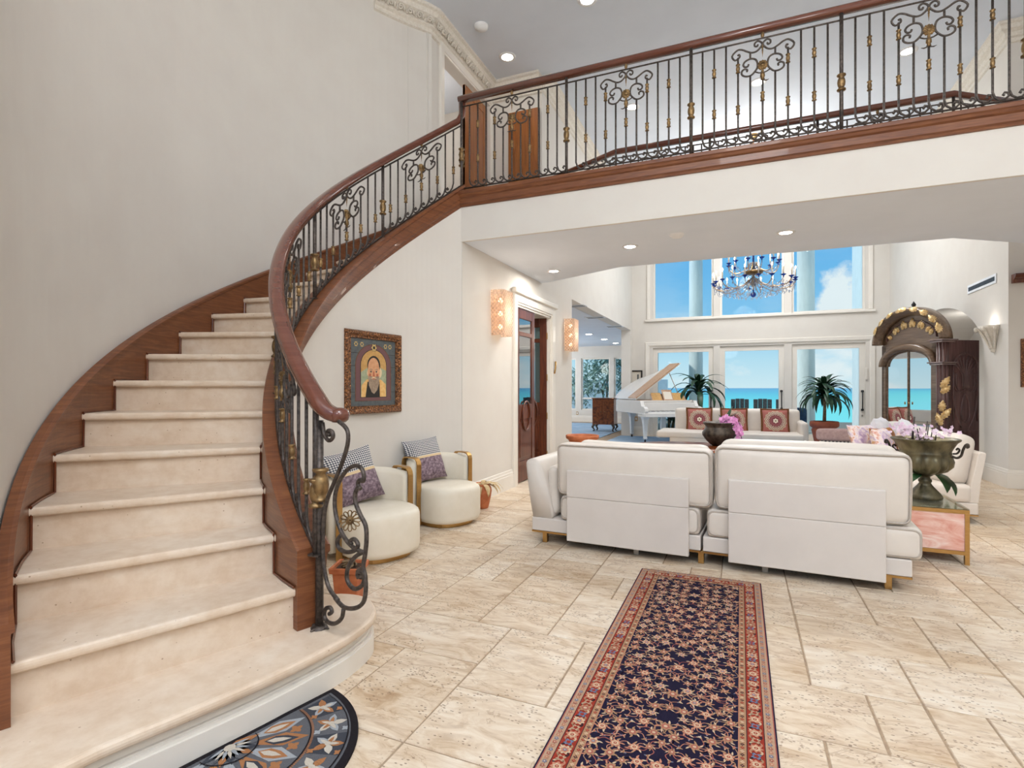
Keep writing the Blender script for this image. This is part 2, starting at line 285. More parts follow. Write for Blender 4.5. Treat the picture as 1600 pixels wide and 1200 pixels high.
# ------------------------------------------------------------------ mesh helpers
class MB:
    def __init__(s): s.v = []; s.f = []; s.mi = []; s.sm = []; s.uv = None
    def add(s, V, F, m=0, smooth=False):
        k = len(s.v); s.v += [tuple(p) for p in V]
        for f in F: s.f.append([i+k for i in f]); s.mi.append(m); s.sm.append(smooth)
        return s
    def box(s, x0, x1, y0, y1, z0, z1, m=0):
        V = [(x, y, z) for z in (z0, z1) for y in (y0, y1) for x in (x0, x1)]
        return s.add(V, [(0,2,3,1),(4,5,7,6),(0,1,5,4),(2,6,7,3),(0,4,6,2),(1,3,7,5)], m)
    def prism(s, poly, z0, z1, m=0, smooth=False):
        n = len(poly)
        V = [(p[0], p[1], z0) for p in poly]+[(p[0], p[1], z1) for p in poly]
        s.add(V, [tuple(range(n-1, -1, -1)), tuple(range(n, 2*n))], m)
        return s.add(V, [(i, (i+1) % n, n+(i+1) % n, n+i) for i in range(n)], m, smooth)
    def tube(s, P, r, n=6, m=0, closed=False, flatten=None):
        P = [Vector(p) for p in P]; N = len(P)
        if N < 2: return s
        rs = r if isinstance(r, (list, tuple)) else [r]*N
        T = []
        for i in range(N):
            a = P[(i-1) % N] if (closed or i > 0) else P[i]; b = P[(i+1) % N] if (closed or i < N-1) else P[i]
            t = (b-a); T.append(t.normalized() if t.length > 1e-9 else Vector((0,0,1)))
        up = Vector((0,0,1)) if abs(T[0].z) < .9 else Vector((1,0,0))
        u = (up-T[0]*up.dot(T[0])).normalized(); V = []
        for i in range(N):
            u = (u-T[i]*u.dot(T[i])); u = u.normalized() if u.length > 1e-6 else Vector((1,0,0)); w = T[i].cross(u)
            for k in range(n):
                a = TAU*k/n; V.append(P[i]+(u*cos(a)+w*sin(a))*rs[i])
        F = []
        for i in range(N if closed else N-1):
            j = (i+1) % N
            for k in range(n): F.append((i*n+k, i*n+(k+1) % n, j*n+(k+1) % n, j*n+k))
        if not closed: F += [tuple(range(n-1, -1, -1)), tuple((N-1)*n+k for k in range(n))]
        return s.add(V, F, m, n > 4)
    def lathe(s, prof, n=24, c=(0,0,0), m=0, a0=0, a1=TAU, caps=True, nfl=0, smooth=True):
        V = []; full = abs(a1-a0-TAU) < 1e-6; K = n if full else n+1
        for (r, z, *fl) in prof:
            q = fl[0] if fl else 0
            for k in range(K):
                a = a0+(a1-a0)*k/n; rr = r*(1+q*abs(sin(a*nfl/2.0))) if q else r
                V.append((c[0]+rr*cos(a), c[1]+rr*sin(a), c[2]+z))
        F = []
        for i in range(len(prof)-1):
            for k in range(n): k2 = (k+1) % K; F.append((i*K+k, i*K+k2, (i+1)*K+k2, (i+1)*K+k))
        s.add(V, F, m, smooth)
        if full and caps:
            if prof[0][0] > 1e-4: s.add(V[:K], [tuple(range(K-1, -1, -1))], m)
            if prof[-1][0] > 1e-4: s.add(V[-K:], [tuple(range(K))], m)
        return s
    def sweep(s, prof, frames, m=0, smooth=False, closed=False, caps=True):
        """prof: (a,b) points of a closed section; frames: (origin, A, B)"""
        n = len(prof); V = []
        for o, A, B in frames:
            o = Vector(o); A = Vector(A); B = Vector(B)
            for a, b in prof: V.append(o+A*a+B*b)
        N = len(frames); F = []
        for i in range(N if closed else N-1):
            j = (i+1) % N
            for k in range(n): F.append((i*n+k, i*n+(k+1) % n, j*n+(k+1) % n, j*n+k))
        if caps and not closed: F += [tuple(range(n-1, -1, -1)), tuple((N-1)*n+k for k in range(n))]
        return s.add(V, F, m, smooth)
    def quad(s, a, b, c, d, m=0): return s.add([a, b, c, d], [(0,1,2,3)], m)
    def rbox(s, c, h, r, n=6, bulge=(0,0,0), m=0):
        """rounded box; bulge swells each pair of faces"""
        r = min(r, min(h)*.98)
        def line(H):
            inn = [(-H+r)+2*(H-r)*i/n for i in range(n+1)]; e = [r*(1-cos(pi/2*k/3)) for k in range(3)]
            return [-H+q for q in e]+inn+[H-q for q in reversed(e)]
        for ax in range(3):
            u, w = (ax+1) % 3, (ax+2) % 3; LU, LW = line(h[u]), line(h[w])
            for sg in (-1, 1):
                V = []
                for a in LU:
                    for b in LW:
                        p = [0, 0, 0]; p[ax] = sg*h[ax]; p[u] = a; p[w] = b
                        q = [max(-(h[i]-r), min(h[i]-r, p[i])) for i in range(3)]
                        d = Vector([p[i]-q[i] for i in range(3)]); d = d.normalized()*r if d.length > 1e-9 else d
                        x = [q[i]+d[i] for i in range(3)]; k = [x[i]/h[i] for i in range(3)]
                        for i in range(3):
                            j, l = (i+1) % 3, (i+2) % 3
                            x[i] += bulge[i]*k[i]*(1-k[j]**2)*(1-k[l]**2)
                        V.append((c[0]+x[0], c[1]+x[1], c[2]+x[2]))
                nu, nw = len(LU), len(LW)
                F = [(i*nw+j, (i+1)*nw+j, (i+1)*nw+j+1, i*nw+j+1) for i in range(nu-1) for j in range(nw-1)]
                if sg < 0: F = [tuple(reversed(f)) for f in F]
                s.add(V, F, m, True)
        return s
    def pillow(s, w, h, t, n=12, m=0, pinch=.06):
        """soft cushion in the xz plane, thickness along y, with uv"""
        s.uv = s.uv or {}
        for sg in (-1, 1):
            V = []; base = len(s.v)
            for i in range(n+1):
                for j in range(n+1):
                    u = -1+2*i/n; v = -1+2*j/n
                    k = (max(0, (1-u**4)*(1-v**4)))**.6
                    x = u*w/2*(1-pinch*(1-v*v)*(abs(u)**2)); z = v*h/2*(1-pinch*(1-u*u)*(abs(v)**2))
                    V.append((x, sg*t/2*k, z)); s.uv[base+len(V)-1] = ((u+1)/2, (v+1)/2)
            F = [(i*(n+1)+j, (i+1)*(n+1)+j, (i+1)*(n+1)+j+1, i*(n+1)+j+1) for i in range(n) for j in range(n)]
            if sg > 0: F = [tuple(reversed(f)) for f in F]
            s.add(V, F, m, True)
        return s
    def xf(s, mtx, start=0):
        for i in range(start, len(s.v)): s.v[i] = tuple(mtx @ Vector(s.v[i]))
        return s
    def build(s, name, mats, parent=None, world=False, bevel=0, seg=2, merge=True, subsurf=0, loc=None, rot=None, auto=None):
        if not isinstance(mats, (list, tuple)): mats = [mats]
        V = s.v
        if world and parent is not None:
            W = Matrix.Identity(4); p = parent
            while p is not None: W = p.matrix_basis @ W; p = p.parent
            I = W.inverted(); V = [tuple(I @ Vector(q)) for q in V]
        if loc is not None and world: V = [(q[0]-loc[0], q[1]-loc[1], q[2]-loc[2]) for q in V]
        me = bpy.data.meshes.new(name); me.from_pydata(V, [], s.f)
        for mm in mats: me.materials.append(M[mm] if isinstance(mm, str) else mm)
        me.polygons.foreach_set('material_index', s.mi); me.polygons.foreach_set('use_smooth', s.sm)
        if s.uv:
            ul = me.uv_layers.new(name='UVMap')
            for lp in me.loops: ul.data[lp.index].uv = s.uv.get(lp.vertex_index, (0, 0))
        me.update()
        if merge and not s.uv:
            import bmesh
            bm = bmesh.new(); bm.from_mesh(me); bmesh.ops.remove_doubles(bm, verts=bm.verts, dist=2e-5)
            bmesh.ops.recalc_face_normals(bm, faces=bm.faces); bm.to_mesh(me); bm.free()
        o = bpy.data.objects.new(name, me); C.objects.link(o)
        if parent is not None: o.parent = parent
        if loc is not None: o.location = loc
        if rot is not None: o.rotation_euler = rot
        if bevel:
            b = o.modifiers.new('soft_edge', 'BEVEL'); b.width = bevel; b.segments = seg; b.limit_method = 'ANGLE'; b.angle_limit = radians(35)
        if subsurf:
            b = o.modifiers.new('smooth', 'SUBSURF'); b.levels = subsurf; b.render_levels = subsurf
        return o

def tag(o, label, cat, group=None):
    o['label'] = label; o['category'] = cat
    if group: o['group'] = group
    return o
def thing(name, label, cat, loc=(0,0,0), rz=0, group=None, rot=None):
    o = bpy.data.objects.new(name, None); C.objects.link(o); o.location = loc; o.rotation_euler = rot or (0, 0, rz); o.empty_display_size = .1
    return tag(o, label, cat, group)
def struct(o, label=None):
    o['kind'] = 'structure'
    if label: o['label'] = label
    return o
def copy_tree(o, label=None, loc=None, rz=None, parent=None):
    c = o.copy(); C.objects.link(c)
    if parent is not None: c.parent = parent
    for ch in list(o.children): copy_tree(ch, parent=c)
    if label: c['label'] = label
    if loc is not None: c.location = loc
    if rz is not None: c.rotation_euler = (0, 0, rz)
    return c
def spiral(cx, cy, a0, turns, r0, r1, n=14):
    """2d spiral from radius r0 to r1, start angle a0 (radians), signed turns"""
    return [(cx+(r0+(r1-r0)*i/n)*cos(a0+TAU*turns*i/n), cy+(r0+(r1-r0)*i/n)*sin(a0+TAU*turns*i/n)) for i in range(n+1)]
def smooth2(P, k=6):
    """catmull-rom through points of any dimension"""
    P = [Vector(p) for p in P]; out = []
    for i in range(len(P)-1):
        a = P[max(0, i-1)]; b = P[i]; c = P[i+1]; d = P[min(len(P)-1, i+2)]
        for j in range(k):
            t = j/k; out.append(.5*((2*b)+(c-a)*t+(2*a-5*b+4*c-d)*t*t+(3*b-a-3*c+d)*t**3))
    out.append(P[-1]); return out

# ------------------------------------------------------------------ the camera: level, 4:3, focal length 844 px of 1600
f = 844.0
FX, FY = -.3896, .921
cam = bpy.data.cameras.new('camera'); co = bpy.data.objects.new('camera', cam); C.objects.link(co); SC.camera = co
cam.sensor_fit = 'HORIZONTAL'; cam.sensor_width = 36; cam.lens = 36*f/1600; cam.clip_start = .05; cam.clip_end = 9000
cam.shift_y = (606-600)/1600.0
CAMZ = 1.3
co.location = (0, 0, CAMZ); co.rotation_euler = (pi/2, 0, atan2(-FX, FY))

# ------------------------------------------------------------------ room shell
CEIL, FL2, SOF = 6.0, 3.385, 2.87
WL, WR, YF = -2.75, 3.2, 15.0
random.seed(4)
def build_floor():
    U = .2035; x0, y0 = -4.6, -2.6; nx, ny = 53, 88
    used = [[0]*ny for _ in range(nx)]; mb = MB(); cols = []
    sizes = [(2,3),(3,2),(2,2),(1,2),(2,1),(1,1)]; wts = [5,5,5,2,2,2]
    for j in range(ny):
        for i in range(nx):
            if used[i][j]: continue
            opts = []
            for (a, b), w in zip(sizes, wts):
                if i+a <= nx and j+b <= ny and all(not used[i+p][j+q] for p in range(a) for q in range(b)): opts.append(((a, b), w))
            (a, b) = random.choices([o[0] for o in opts], [o[1] for o in opts])[0]
            for p in range(a):
                for q in range(b): used[i+p][j+q] = 1
            X0, X1, Y0, Y1 = x0+i*U, x0+(i+a)*U, y0+j*U, y0+(j+b)*U; g = .0035; e = .003
            jt = lambda: random.uniform(-.0012, .0012)
            O = [(X0+g+jt(), Y0+g+jt()), (X1-g+jt(), Y0+g+jt()), (X1-g+jt(), Y1-g+jt()), (X0+g+jt(), Y1-g+jt())]
            I = [(O[0][0]+e, O[0][1]+e), (O[1][0]-e, O[1][1]+e), (O[2][0]-e, O[2][1]-e), (O[3][0]+e, O[3][1]-e)]
            V = [(p[0], p[1], -.005) for p in O]+[(p[0], p[1], 0) for p in I]
            mb.add(V, [(4,5,6,7),(0,1,5,4),(1,2,6,5),(2,3,7,6),(3,0,4,7)]); c = (random.random(), random.random(), random.random(), 1); cols += [c]*5
    X1, Y1 = x0+nx*U, y0+ny*U
    mb.quad((x0, y0, -.004), (X1, y0, -.004), (X1, Y1, -.004), (x0, Y1, -.004), 1); cols.append((0,0,0,1))
    o = mb.build('floor', ['floor', 'grout'], merge=False)
    at = o.data.attributes.new('tile', 'FLOAT_COLOR', 'FACE')
    for k, c in enumerate(cols): at.data[k].color = c
    struct(o, 'travertine floor of mixed rectangular tiles')
build_floor()
struct(MB().box(-14, 9, -6, 24, -.3, -.02).build('floor_slab', 'grout'))

def wallbox(name, boxes, m='wall', label=None):
    mb = MB()
    for b in boxes: mb.box(*b)
    return struct(mb.build(name, m, merge=False), label)
# left wall with the panelled double door, the wide opening behind it, solid above
DY0, DY1, DZ = 6.66, 8.06, 2.42
wallbox('wall_left', [(-3.0, WL, 5.13, DY0, 0, FL2-.02), (-3.0, WL, DY0, DY1, DZ, FL2-.02), (-3.0, WL, DY1, 9.22, 0, CEIL), (-3.0, WL, 7.66, DY1, FL2-.02, CEIL),
                      (-3.0, WL, 9.22, 14.75, SOF, CEIL), (-3.0, WL, 14.75, YF, 0, CEIL)], label='cream wall with the panelled door and the wide opening')
wallbox('wall_landing', [(-3.75, -3.6, 5.8, 6.2, FL2, CEIL), (-3.75, -3.6, 6.2, 7.62, 5.69, CEIL), (-3.75, -3.6, 7.62, 7.8, FL2, CEIL), (-3.75, -3.0, 7.66, 7.8, FL2, CEIL),
                         (-5.6, -5.5, 5.6, 8.2, FL2, CEIL), (-5.6, -3.75, 5.6, 5.75, FL2, CEIL), (-5.6, -3.75, 8.1, 8.2, FL2, CEIL)], label='upper landing walls')
# far wall with three glass doors and a band of windows above
fx = [(-2.19, -.65), (-.49, 1.0), (1.17, 2.72)]
far = [(-3.0, -2.19, YF, YF+.25, 0, CEIL), (2.72, 4.6, YF, YF+.25, 0, CEIL), (-2.19, 2.72, YF, YF+.25, 2.38, 3.14), (-2.19, 2.72, YF, YF+.25, 5.2, CEIL),
       (-.65, -.49, YF, YF+.25, 0, 2.38), (1.0, 1.17, YF, YF+.25, 0, 2.38), (-.65, -.49, YF, YF+.25, 3.14, 5.2), (1.0, 1.17, YF, YF+.25, 3.14, 5.2)]
wallbox('wall_far', far, label='far wall with glass doors and high windows')
# right wall with arched niche
def right_wall():
    mb = MB(); y0, y1, yc, hw, sp, hh = 9.71, 13.95, 11.83, 2.12, 1.75, .93; x0, x1 = WR, WR+.15
    mb.box(x0, x1+.9, 8.96, y0, 0, CEIL); mb.box(x0, x1+.9, y1, YF, 0, CEIL)
    N = 28; P = [(yc-hw*cos(pi*k/N), sp+hh*sin(pi*k/N)) for k in range(N+1)]
    for k in range(N):
        (a, za), (b, zb) = P[k], P[k+1]
        mb.quad((x0, a, za), (x0, b, zb), (x0, b, CEIL), (x0, a, CEIL))
        mb.add([(x0, a, za), (x0, b, zb), (x1+.9, b, zb), (x1+.9, a, za)], [(0,1,2,3)], 0, True)
    mb.box(x1+.9, x1+1.0, y0-.1, y1+.1, 0, CEIL)
    mb.box(x1+.9, 6.0, 8.96, 9.1, 0, CEIL)
    return struct(mb.build('wall_right', 'wall', merge=False), 'right wall with the arched niche')
right_wall()
wallbox('wall_foyer', [(5.4, 5.6, -2.7, 9, 0, CEIL), (-5.2, 5.6, -2.8, -2.6, 0, 1.0), (-5.2, -2.4, -2.8, -2.6, 1, CEIL), (2.4, 5.6, -2.8, -2.6, 1, CEIL), (-5.2, 5.6, -2.8, -2.6, 5.4, CEIL)], label='foyer walls behind and beside the camera')
struct(MB().box(-6, 6, -3, 8.3, CEIL, CEIL+.2).box(-3.2, 4.8, 8.3, 15.3, CEIL, CEIL+.2).build('ceiling', 'ceil', merge=False), 'high pale grey ceiling')
# bridge slab (upper landing) with splayed back corners
BR = [(-3.74, 6.32), (-3.45, 6.09), (-2.66, 5.40), (-2.66, 5.15), (5.4, 5.15), (5.4, 7.66), (2.95, 7.66), (2.05, 7.03), (-1.45, 7.03), (-2.6, 7.62), (-2.76, 7.66), (-3.74, 7.66)]
struct(MB().prism([(-2.76, 5.15), (5.4, 5.15), (5.4, 7.66), (2.95, 7.66), (2.05, 7.03), (-1.45, 7.03), (-2.6, 7.62), (-2.76, 7.66)], SOF, FL2-.015).build('ceiling_bridge', 'ceil', bevel=.012), 'grey soffit under the upper bridge')
struct(MB().box(-2.76, 5.4, 5.12, 5.155, SOF-.004, 3.25).build('wall_bridge', 'wall'), 'cream fascia of the upper bridge')
struct(MB().prism(BR, FL2-.015, FL2).build('floor_landing', 'stone'))
struct(MB().box(-5.6, -3.62, 5.9, 8.2, FL2-.35, FL2-.016).build('floor_hall', 'stone'))
# left room seen through the wide opening
wx = [(-8.6, -5.8), (-5.6, -4.5), (-4.34, -3.3)]
YL = 20.0
lw = [(-12, -8.6, YL, YL+.2, 0, SOF), (-3.3, -2.75, YL, YL+.2, 0, SOF), (-8.6, -3.3, YL, YL+.2, 0, .46), (-8.6, -3.3, YL, YL+.2, 2.43, SOF), (-5.8, -5.6, YL, YL+.2, .46, 2.43), (-4.5, -4.34, YL, YL+.2, .46, 2.43),
      (-3.0, -2.75, YF, YL, 0, SOF+.4), (-12.2, -12, 5.5, 11.5, 0, SOF), (-12.2, -12, 18.5, YL, 0, SOF), (-12.2, -12, 11.5, 18.5, 0, .4), (-12.2, -12, 11.5, 18.5, 2.5, SOF), (-12.2, -12, 13.75, 13.9, .4, 2.5), (-12.2, -12, 16.1, 16.25, .4, 2.5), (-12, -3.0, 5.4, 5.6, 0, SOF)]
struct(MB().box(-14, -3.2, 26.5, 26.7, -1, 1.7).build('exterior_wall_garden', 'extwall'))
struct(MB().box(-14, -2.75, 20.2, 30, -.6, -.5).build('exterior_garden', 'deck'))
wallbox('wall_side_room', lw, label='pale walls of the side room')
struct(MB().box(-12.2, -2.99, 5.4, YL+.2, SOF, SOF+.15).build('ceiling_side_room', 'ceil'), 'low ceiling of the side room')
struct(MB().box(-12, -2.95, 9.0, YL, -.01, .004).build('floor_side_room', 'grout'), 'side room floor')

# crown mouldings, baseboards, casings
CR = [(0, 0), (.15, 0), (.15, -.03), (.125, -.045), (.11, -.09), (.06, -.12), (.05, -.17), (.025, -.185), (.025, -.23), (0, -.24)]
def moulding(name, path, prof, m, z, flip=1, kind=True, parent=None, closed=False):
    """path 2d, section a = out from wall (left of travel * flip), b = up"""
    P = [Vector((p[0], p[1])) for p in path]; fr = []
    for i, p in enumerate(P):
        a = P[i-1] if i > 0 else (P[-1] if closed else p); b = P[i+1] if i < len(P)-1 else (P[0] if closed else p)
        t1 = (p-a).normalized() if (p-a).length > 1e-6 else None; t2 = (b-p).normalized() if (b-p).length > 1e-6 else None
        n1 = Vector((-t1.y, t1.x)) if t1 else None; n2 = Vector((-t2.y, t2.x)) if t2 else None
        if n1 is None: n1 = n2
        if n2 is None: n2 = n1
        nn = (n1+n2).normalized(); k = 1/max(.35, nn.dot(n1)); nn = nn*k*flip
        fr.append(((p.x, p.y, z), (nn.x, nn.y, 0), (0, 0, 1)))
    o = MB().sweep(prof, fr, closed=closed).build(name, m, parent)
    return struct(o) if kind else o
SCX, SCY = -1.0615, 3.9097
A0, DA, RISE = 4.573, -.12074, .1925
RW = 3.18
def sa(t): return A0+DA*t
def spt(t, r, z=None):
    a = sa(t); return Vector((SCX+r*cos(a), SCY+r*sin(a), t*RISE if z is None else z))
aw0 = atan2(5.88-SCY, -3.6-SCX); aw1 = sa(1.85)-TAU if sa(1.85) > pi*1.5 else sa(1.85)
aw1 = sa(1.85)
def arcw(r, a, b, n): return [(SCX+r*cos(a+(b-a)*k/n), SCY+r*sin(a+(b-a)*k/n)) for k in range(n+1)]
pin = arcw(RW, aw0, aw1, 60); pout = arcw(RW+.15, aw0, aw1, 60)
mb = MB()
for k in range(60):
    mb.add([(*pin[k], 0), (*pin[k+1], 0), (*pin[k+1], CEIL), (*pin[k], CEIL)], [(0,1,2,3)], 0, True)
    mb.add([(*pout[k], 0), (*pout[k+1], 0), (*pout[k+1], CEIL), (*pout[k], CEIL)], [(3,2,1,0)], 0, True)
mb.add([(*pin[60], 0), (*pout[60], 0), (*pout[60], CEIL), (*pin[60], CEIL)], [(0,1,2,3)])
struct(mb.build('wall_curved', 'wall', merge=False), 'tall curved wall beside the staircase')
struct(MB().box(-2.42, -2.27, -2.7, .9, 0, CEIL).build('wall_entry', 'wall'), 'entry wall left of the camera')
# crown along the landing wall and the last stretch of the curve
cpath = [(WL, 7.66), (-3.6, 7.66), (-3.6, 5.86)]+arcw(RW, aw0, aw0+.24, 6)[1:]
moulding('trim_1', cpath, [(a*1.15, b*1.1) for a, b in CR], 'plaster', CEIL, 1)
crp = [Vector(p) for p in smooth2([Vector(q) for q in cpath[1:]], 1)]
mb = MB()
def relief(P):
    for i in range(len(P)-1):
        a, b = P[i], P[i+1]; L = (b-a).length; n = max(1, round(L/.13)); d = (b-a).normalized(); q = Vector((-d.y, d.x))
        for k in range(n):
            m = a+d*(L*(k+.5)/n); sl = Vector((-q.x*.075, -q.y*.075, -.125)).normalized(); T3 = Vector((d.x, d.y, 0)); o = Vector((m.x+q.x*.105, m.y+q.y*.105, CEIL-.145))
            sg = 1 if k % 2 else -1
            mb.tube([o+T3*x*L/n/.13+sl*(y*sg-.0) for x, y in spiral(.012, .0, 0, 1.4, .008, .034, 12)]+[o-T3*.055*L/n/.13-sl*.02*sg], [.009]*13+[.004], 5)
            mb.tube([o-T3*.04*L/n/.13+sl*.03*sg, o-T3*.03*L/n/.13+sl*.0, o-T3*.045*L/n/.13-sl*.035*sg], [.004, .014, .003], 5)
            mb.tube([o+T3*.045*L/n/.13-sl*.04*sg, o+T3*.06*L/n/.13+sl*.01*sg], [.012, .004], 5)
relief(crp)
struct(mb.build('trim_13', 'plaster', merge=False), 'carved leaf relief on the crown moulding')
moulding('trim_2', [(WL, 15), (WL, 7.66)], CR, 'plaster', CEIL, 1)
moulding('trim_3', [(5.4, 8.96), (WR, 8.96), (WR, 15)], CR, 'plaster', CEIL, 1)
BB = [(0, 0), (.022, 0), (.022, .17), (.018, .175), (.018, .2), (.012, .205), (.008, .235), (0, .24)]
moulding('baseboard_left', [(WL, 6.5), (WL, 5.13)], BB, 'trimw', 0, 1)
moulding('baseboard_left_far', [(WL, 9.22), (WL, 8.24)], BB, 'trimw', 0, 1)
moulding('baseboard_right', [(5.4, 8.96), (WR, 8.96), (WR, 9.71)], BB, 'trimw', 0, 1)
moulding('baseboard_far', [(-2.33, YF), (-2.98, YF)], BB, 'trimw', 0, 1)
moulding('baseboard_side_room', [(-3.0, YL), (-12, YL)], BB, 'trimw', 0, 1)
# underside wall below the stair's inner string
RU = 2.085
mb = MB(); N = 60
for k in range(N):
    ta, tb = 2.2+(17.02-2.2)*k/N, 2.2+(17.02-2.2)*(k+1)/N
    za, zb = ta*RISE-.02, tb*RISE-.02
    a, b = spt(ta, RU), spt(tb, RU); a2, b2 = spt(ta, RU+.08), spt(tb, RU+.08)
    mb.add([(a.x, a.y, 0), (b.x, b.y, 0), (b.x, b.y, zb), (a.x, a.y, za)], [(0,1,2,3)], 0, True)
    mb.add([(a2.x, a2.y, 0), (b2.x, b2.y, 0), (b2.x, b2.y, zb), (a2.x, a2.y, za)], [(3,2,1,0)], 0, True)
struct(mb.build('wall_stair', 'wall', merge=False), 'curved white wall under the staircase')
# casing of the panelled door
CA = [(0, 0), (.15, 0), (.15, .02), (.135, .035), (.03, .03), (.02, .018), (0, .015)]
def casing(name, pts, prof, m, nrm):
    """flat picture-frame moulding along pts (3d, in wall plane), nrm = out of wall"""
    nrm = Vector(nrm); P = [Vector(p) for p in pts]; fr = []
    for i, p in enumerate(P):
        t1 = (p-P[i-1]).normalized() if i > 0 else None; t2 = (P[i+1]-p).normalized() if i < len(P)-1 else None
        s1 = t1.cross(nrm) if t1 else t2.cross(nrm); s2 = t2.cross(nrm) if t2 else t1.cross(nrm)
        q = (s1+s2).normalized(); q = q/max(.3, q.dot(s1)); fr.append((p, q, nrm))
    return MB().sweep(prof, fr).build(name, m)
struct(casing('trim_4', [(WL, DY0, 0), (WL, DY0, DZ), (WL, DY1, DZ), (WL, DY1, 0)], [(-a, b) for a, b in CA], 'trimw', (1, 0, 0)))
struct(MB().box(WL, WL+.07, DY0-.18, DY1+.18, DZ+.13, DZ+.2).build('trim_5', 'trimw', bevel=.015))
struct(MB().box(-3.0, WL-.001, DY0, DY0+.03, 0, DZ).box(-3.0, WL-.001, DY1-.03, DY1, 0, DZ).box(-3.0, WL-.001, DY0, DY1, DZ-.03, DZ).build('trim_6', 'trimw', merge=False))
struct(casing('trim_7', [(-2.28, YF, 0), (-2.28, YF, 2.42), (2.8, YF, 2.42), (2.8, YF, 0)], [(-a*.75, b) for a, b in CA], 'trimw', (0, -1, 0)))
struct(casing('trim_8', [(-2.26, YF, 3.16), (-2.26, YF, 5.25), (2.78, YF, 5.25), (2.78, YF, 3.16)], [(-a*.6, b) for a, b in CA], 'trimw', (0, -1, 0)))
struct(MB().box(-2.4, 2.92, YF-.06, YF+.02, 3.09, 3.15).build('trim_9', 'trimw', bevel=.012))
# landing doorway casing
struct(casing('trim_10', [(-3.6, 6.2, FL2), (-3.6, 6.2, 5.69), (-3.6, 7.62, 5.69), (-3.6, 7.62, FL2)], [(-a*.85, b) for a, b in CA], 'trimw', (1, 0, 0)))
# windows
def window(n, x0, x1, z0, z1, Y, bars=()):
    fr = .05; mb = MB()
    for b in [(x0, x0+fr, z0, z1), (x1-fr, x1, z0, z1), (x0+fr, x1-fr, z0, z0+fr), (x0+fr, x1-fr, z1-fr, z1)]: mb.box(b[0], b[1], Y+.07, Y+.14, b[2], b[3])
    for z in bars: mb.box(x0+fr, x1-fr, Y+.07, Y+.14, z-.03, z+.03)
    o = struct(mb.build('window_%d' % n, 'trimw', merge=False))
    MB().box(x0+fr, x1-fr, Y+.1, Y+.106, z0+fr, z1-fr).build('pane', 'pane', o)
for i, (a, b) in enumerate(fx): window(i+1, a, b, 3.14, 5.2, YF)
for i, (a, b) in enumerate(wx): window(i+4, a, b, .46, 2.43, YL, (.9,) if i == 1 else ())
for i, (a, b) in enumerate(((11.5, 13.75), (13.9, 16.1), (16.25, 18.5))):
    mb = MB()
    for q in [(a, a+.05, .4, 2.5), (b-.05, b, .4, 2.5), (a+.05, b-.05, .4, .45), (a+.05, b-.05, 2.45, 2.5)]: mb.box(-12.14, -12.07, q[0], q[1], q[2], q[3])
    o = struct(mb.build('window_%d' % (i+7), 'trimw', merge=False)); MB().box(-12.106, -12.1, a+.05, b-.05, .45, 2.45).build('pane', 'pane', o)
# glass doors
for i, (a, b) in enumerate(fx):
    st = .12; mb = MB()
    for q in [(a, a+st, 0, 2.38), (b-st, b, 0, 2.38), (a+st, b-st, 0, .16), (a+st, b-st, 2.25, 2.38)]: mb.box(q[0], q[1], YF+.05, YF+.11, q[2], q[3])
    o = struct(mb.build('door_%d' % (i+1), 'trimw', merge=False))
    MB().box(a+st, b-st, YF+.077, YF+.083, .16, 2.25).build('pane', 'pane', o)
    hx = b-.06; mb = MB().tube([(hx, YF+.05, .78), (hx, YF, .78), (hx, YF, 1.22), (hx, YF+.05, 1.22)], .013, 6)
    for z in (.78, 1.22): mb.lathe([(0, -.03), (.03, -.02), (.03, .02), (0, .03)], 10, (hx, YF+.02, z))
    mb.build('handle', 'black', o)
    MB().box(hx-.015, hx+.015, YF+.03, YF+.05, .62, .66).build('lock', 'satin', o)
    if i == 2: MB().box(b-.012, b+.03, YF-.035, YF, 1.5, 1.78).build('latch_plate', 'trimw', o)

# ------------------------------------------------------------------ the staircase
stair = thing('staircase', 'curved staircase with cream stone treads and mahogany strings', 'staircase', (SCX, SCY, 0))
def ring(t0, t1, r0, r1, n):
    I = [spt(t0+(t1-t0)*k/n, r0, 0) for k in range(n+1)]; O = [spt(t0+(t1-t0)*k/n, r1, 0) for k in range(n+1)]
    return [(p.x, p.y) for p in I]+[(p.x, p.y) for p in reversed(O)]
for n in range(2, 18):
    rv = MB().prism(ring(n+.09, n+.15, 2.12, 3.16, 1), (n-1)*RISE-.01, n*RISE-.04)
    rv.build('riser', 'stone', stair, world=True)
    MB().prism(ring(n, n+1.12, 2.12, 3.16, 4), n*RISE-.042, n*RISE).build('tread', 'stone', stair, world=True, bevel=.016, seg=3)
MB().prism(ring(17.98, 18.05, 2.12, 3.16, 1), 17*RISE-.01, FL2-.015).build('riser', 'stone', stair, world=True)
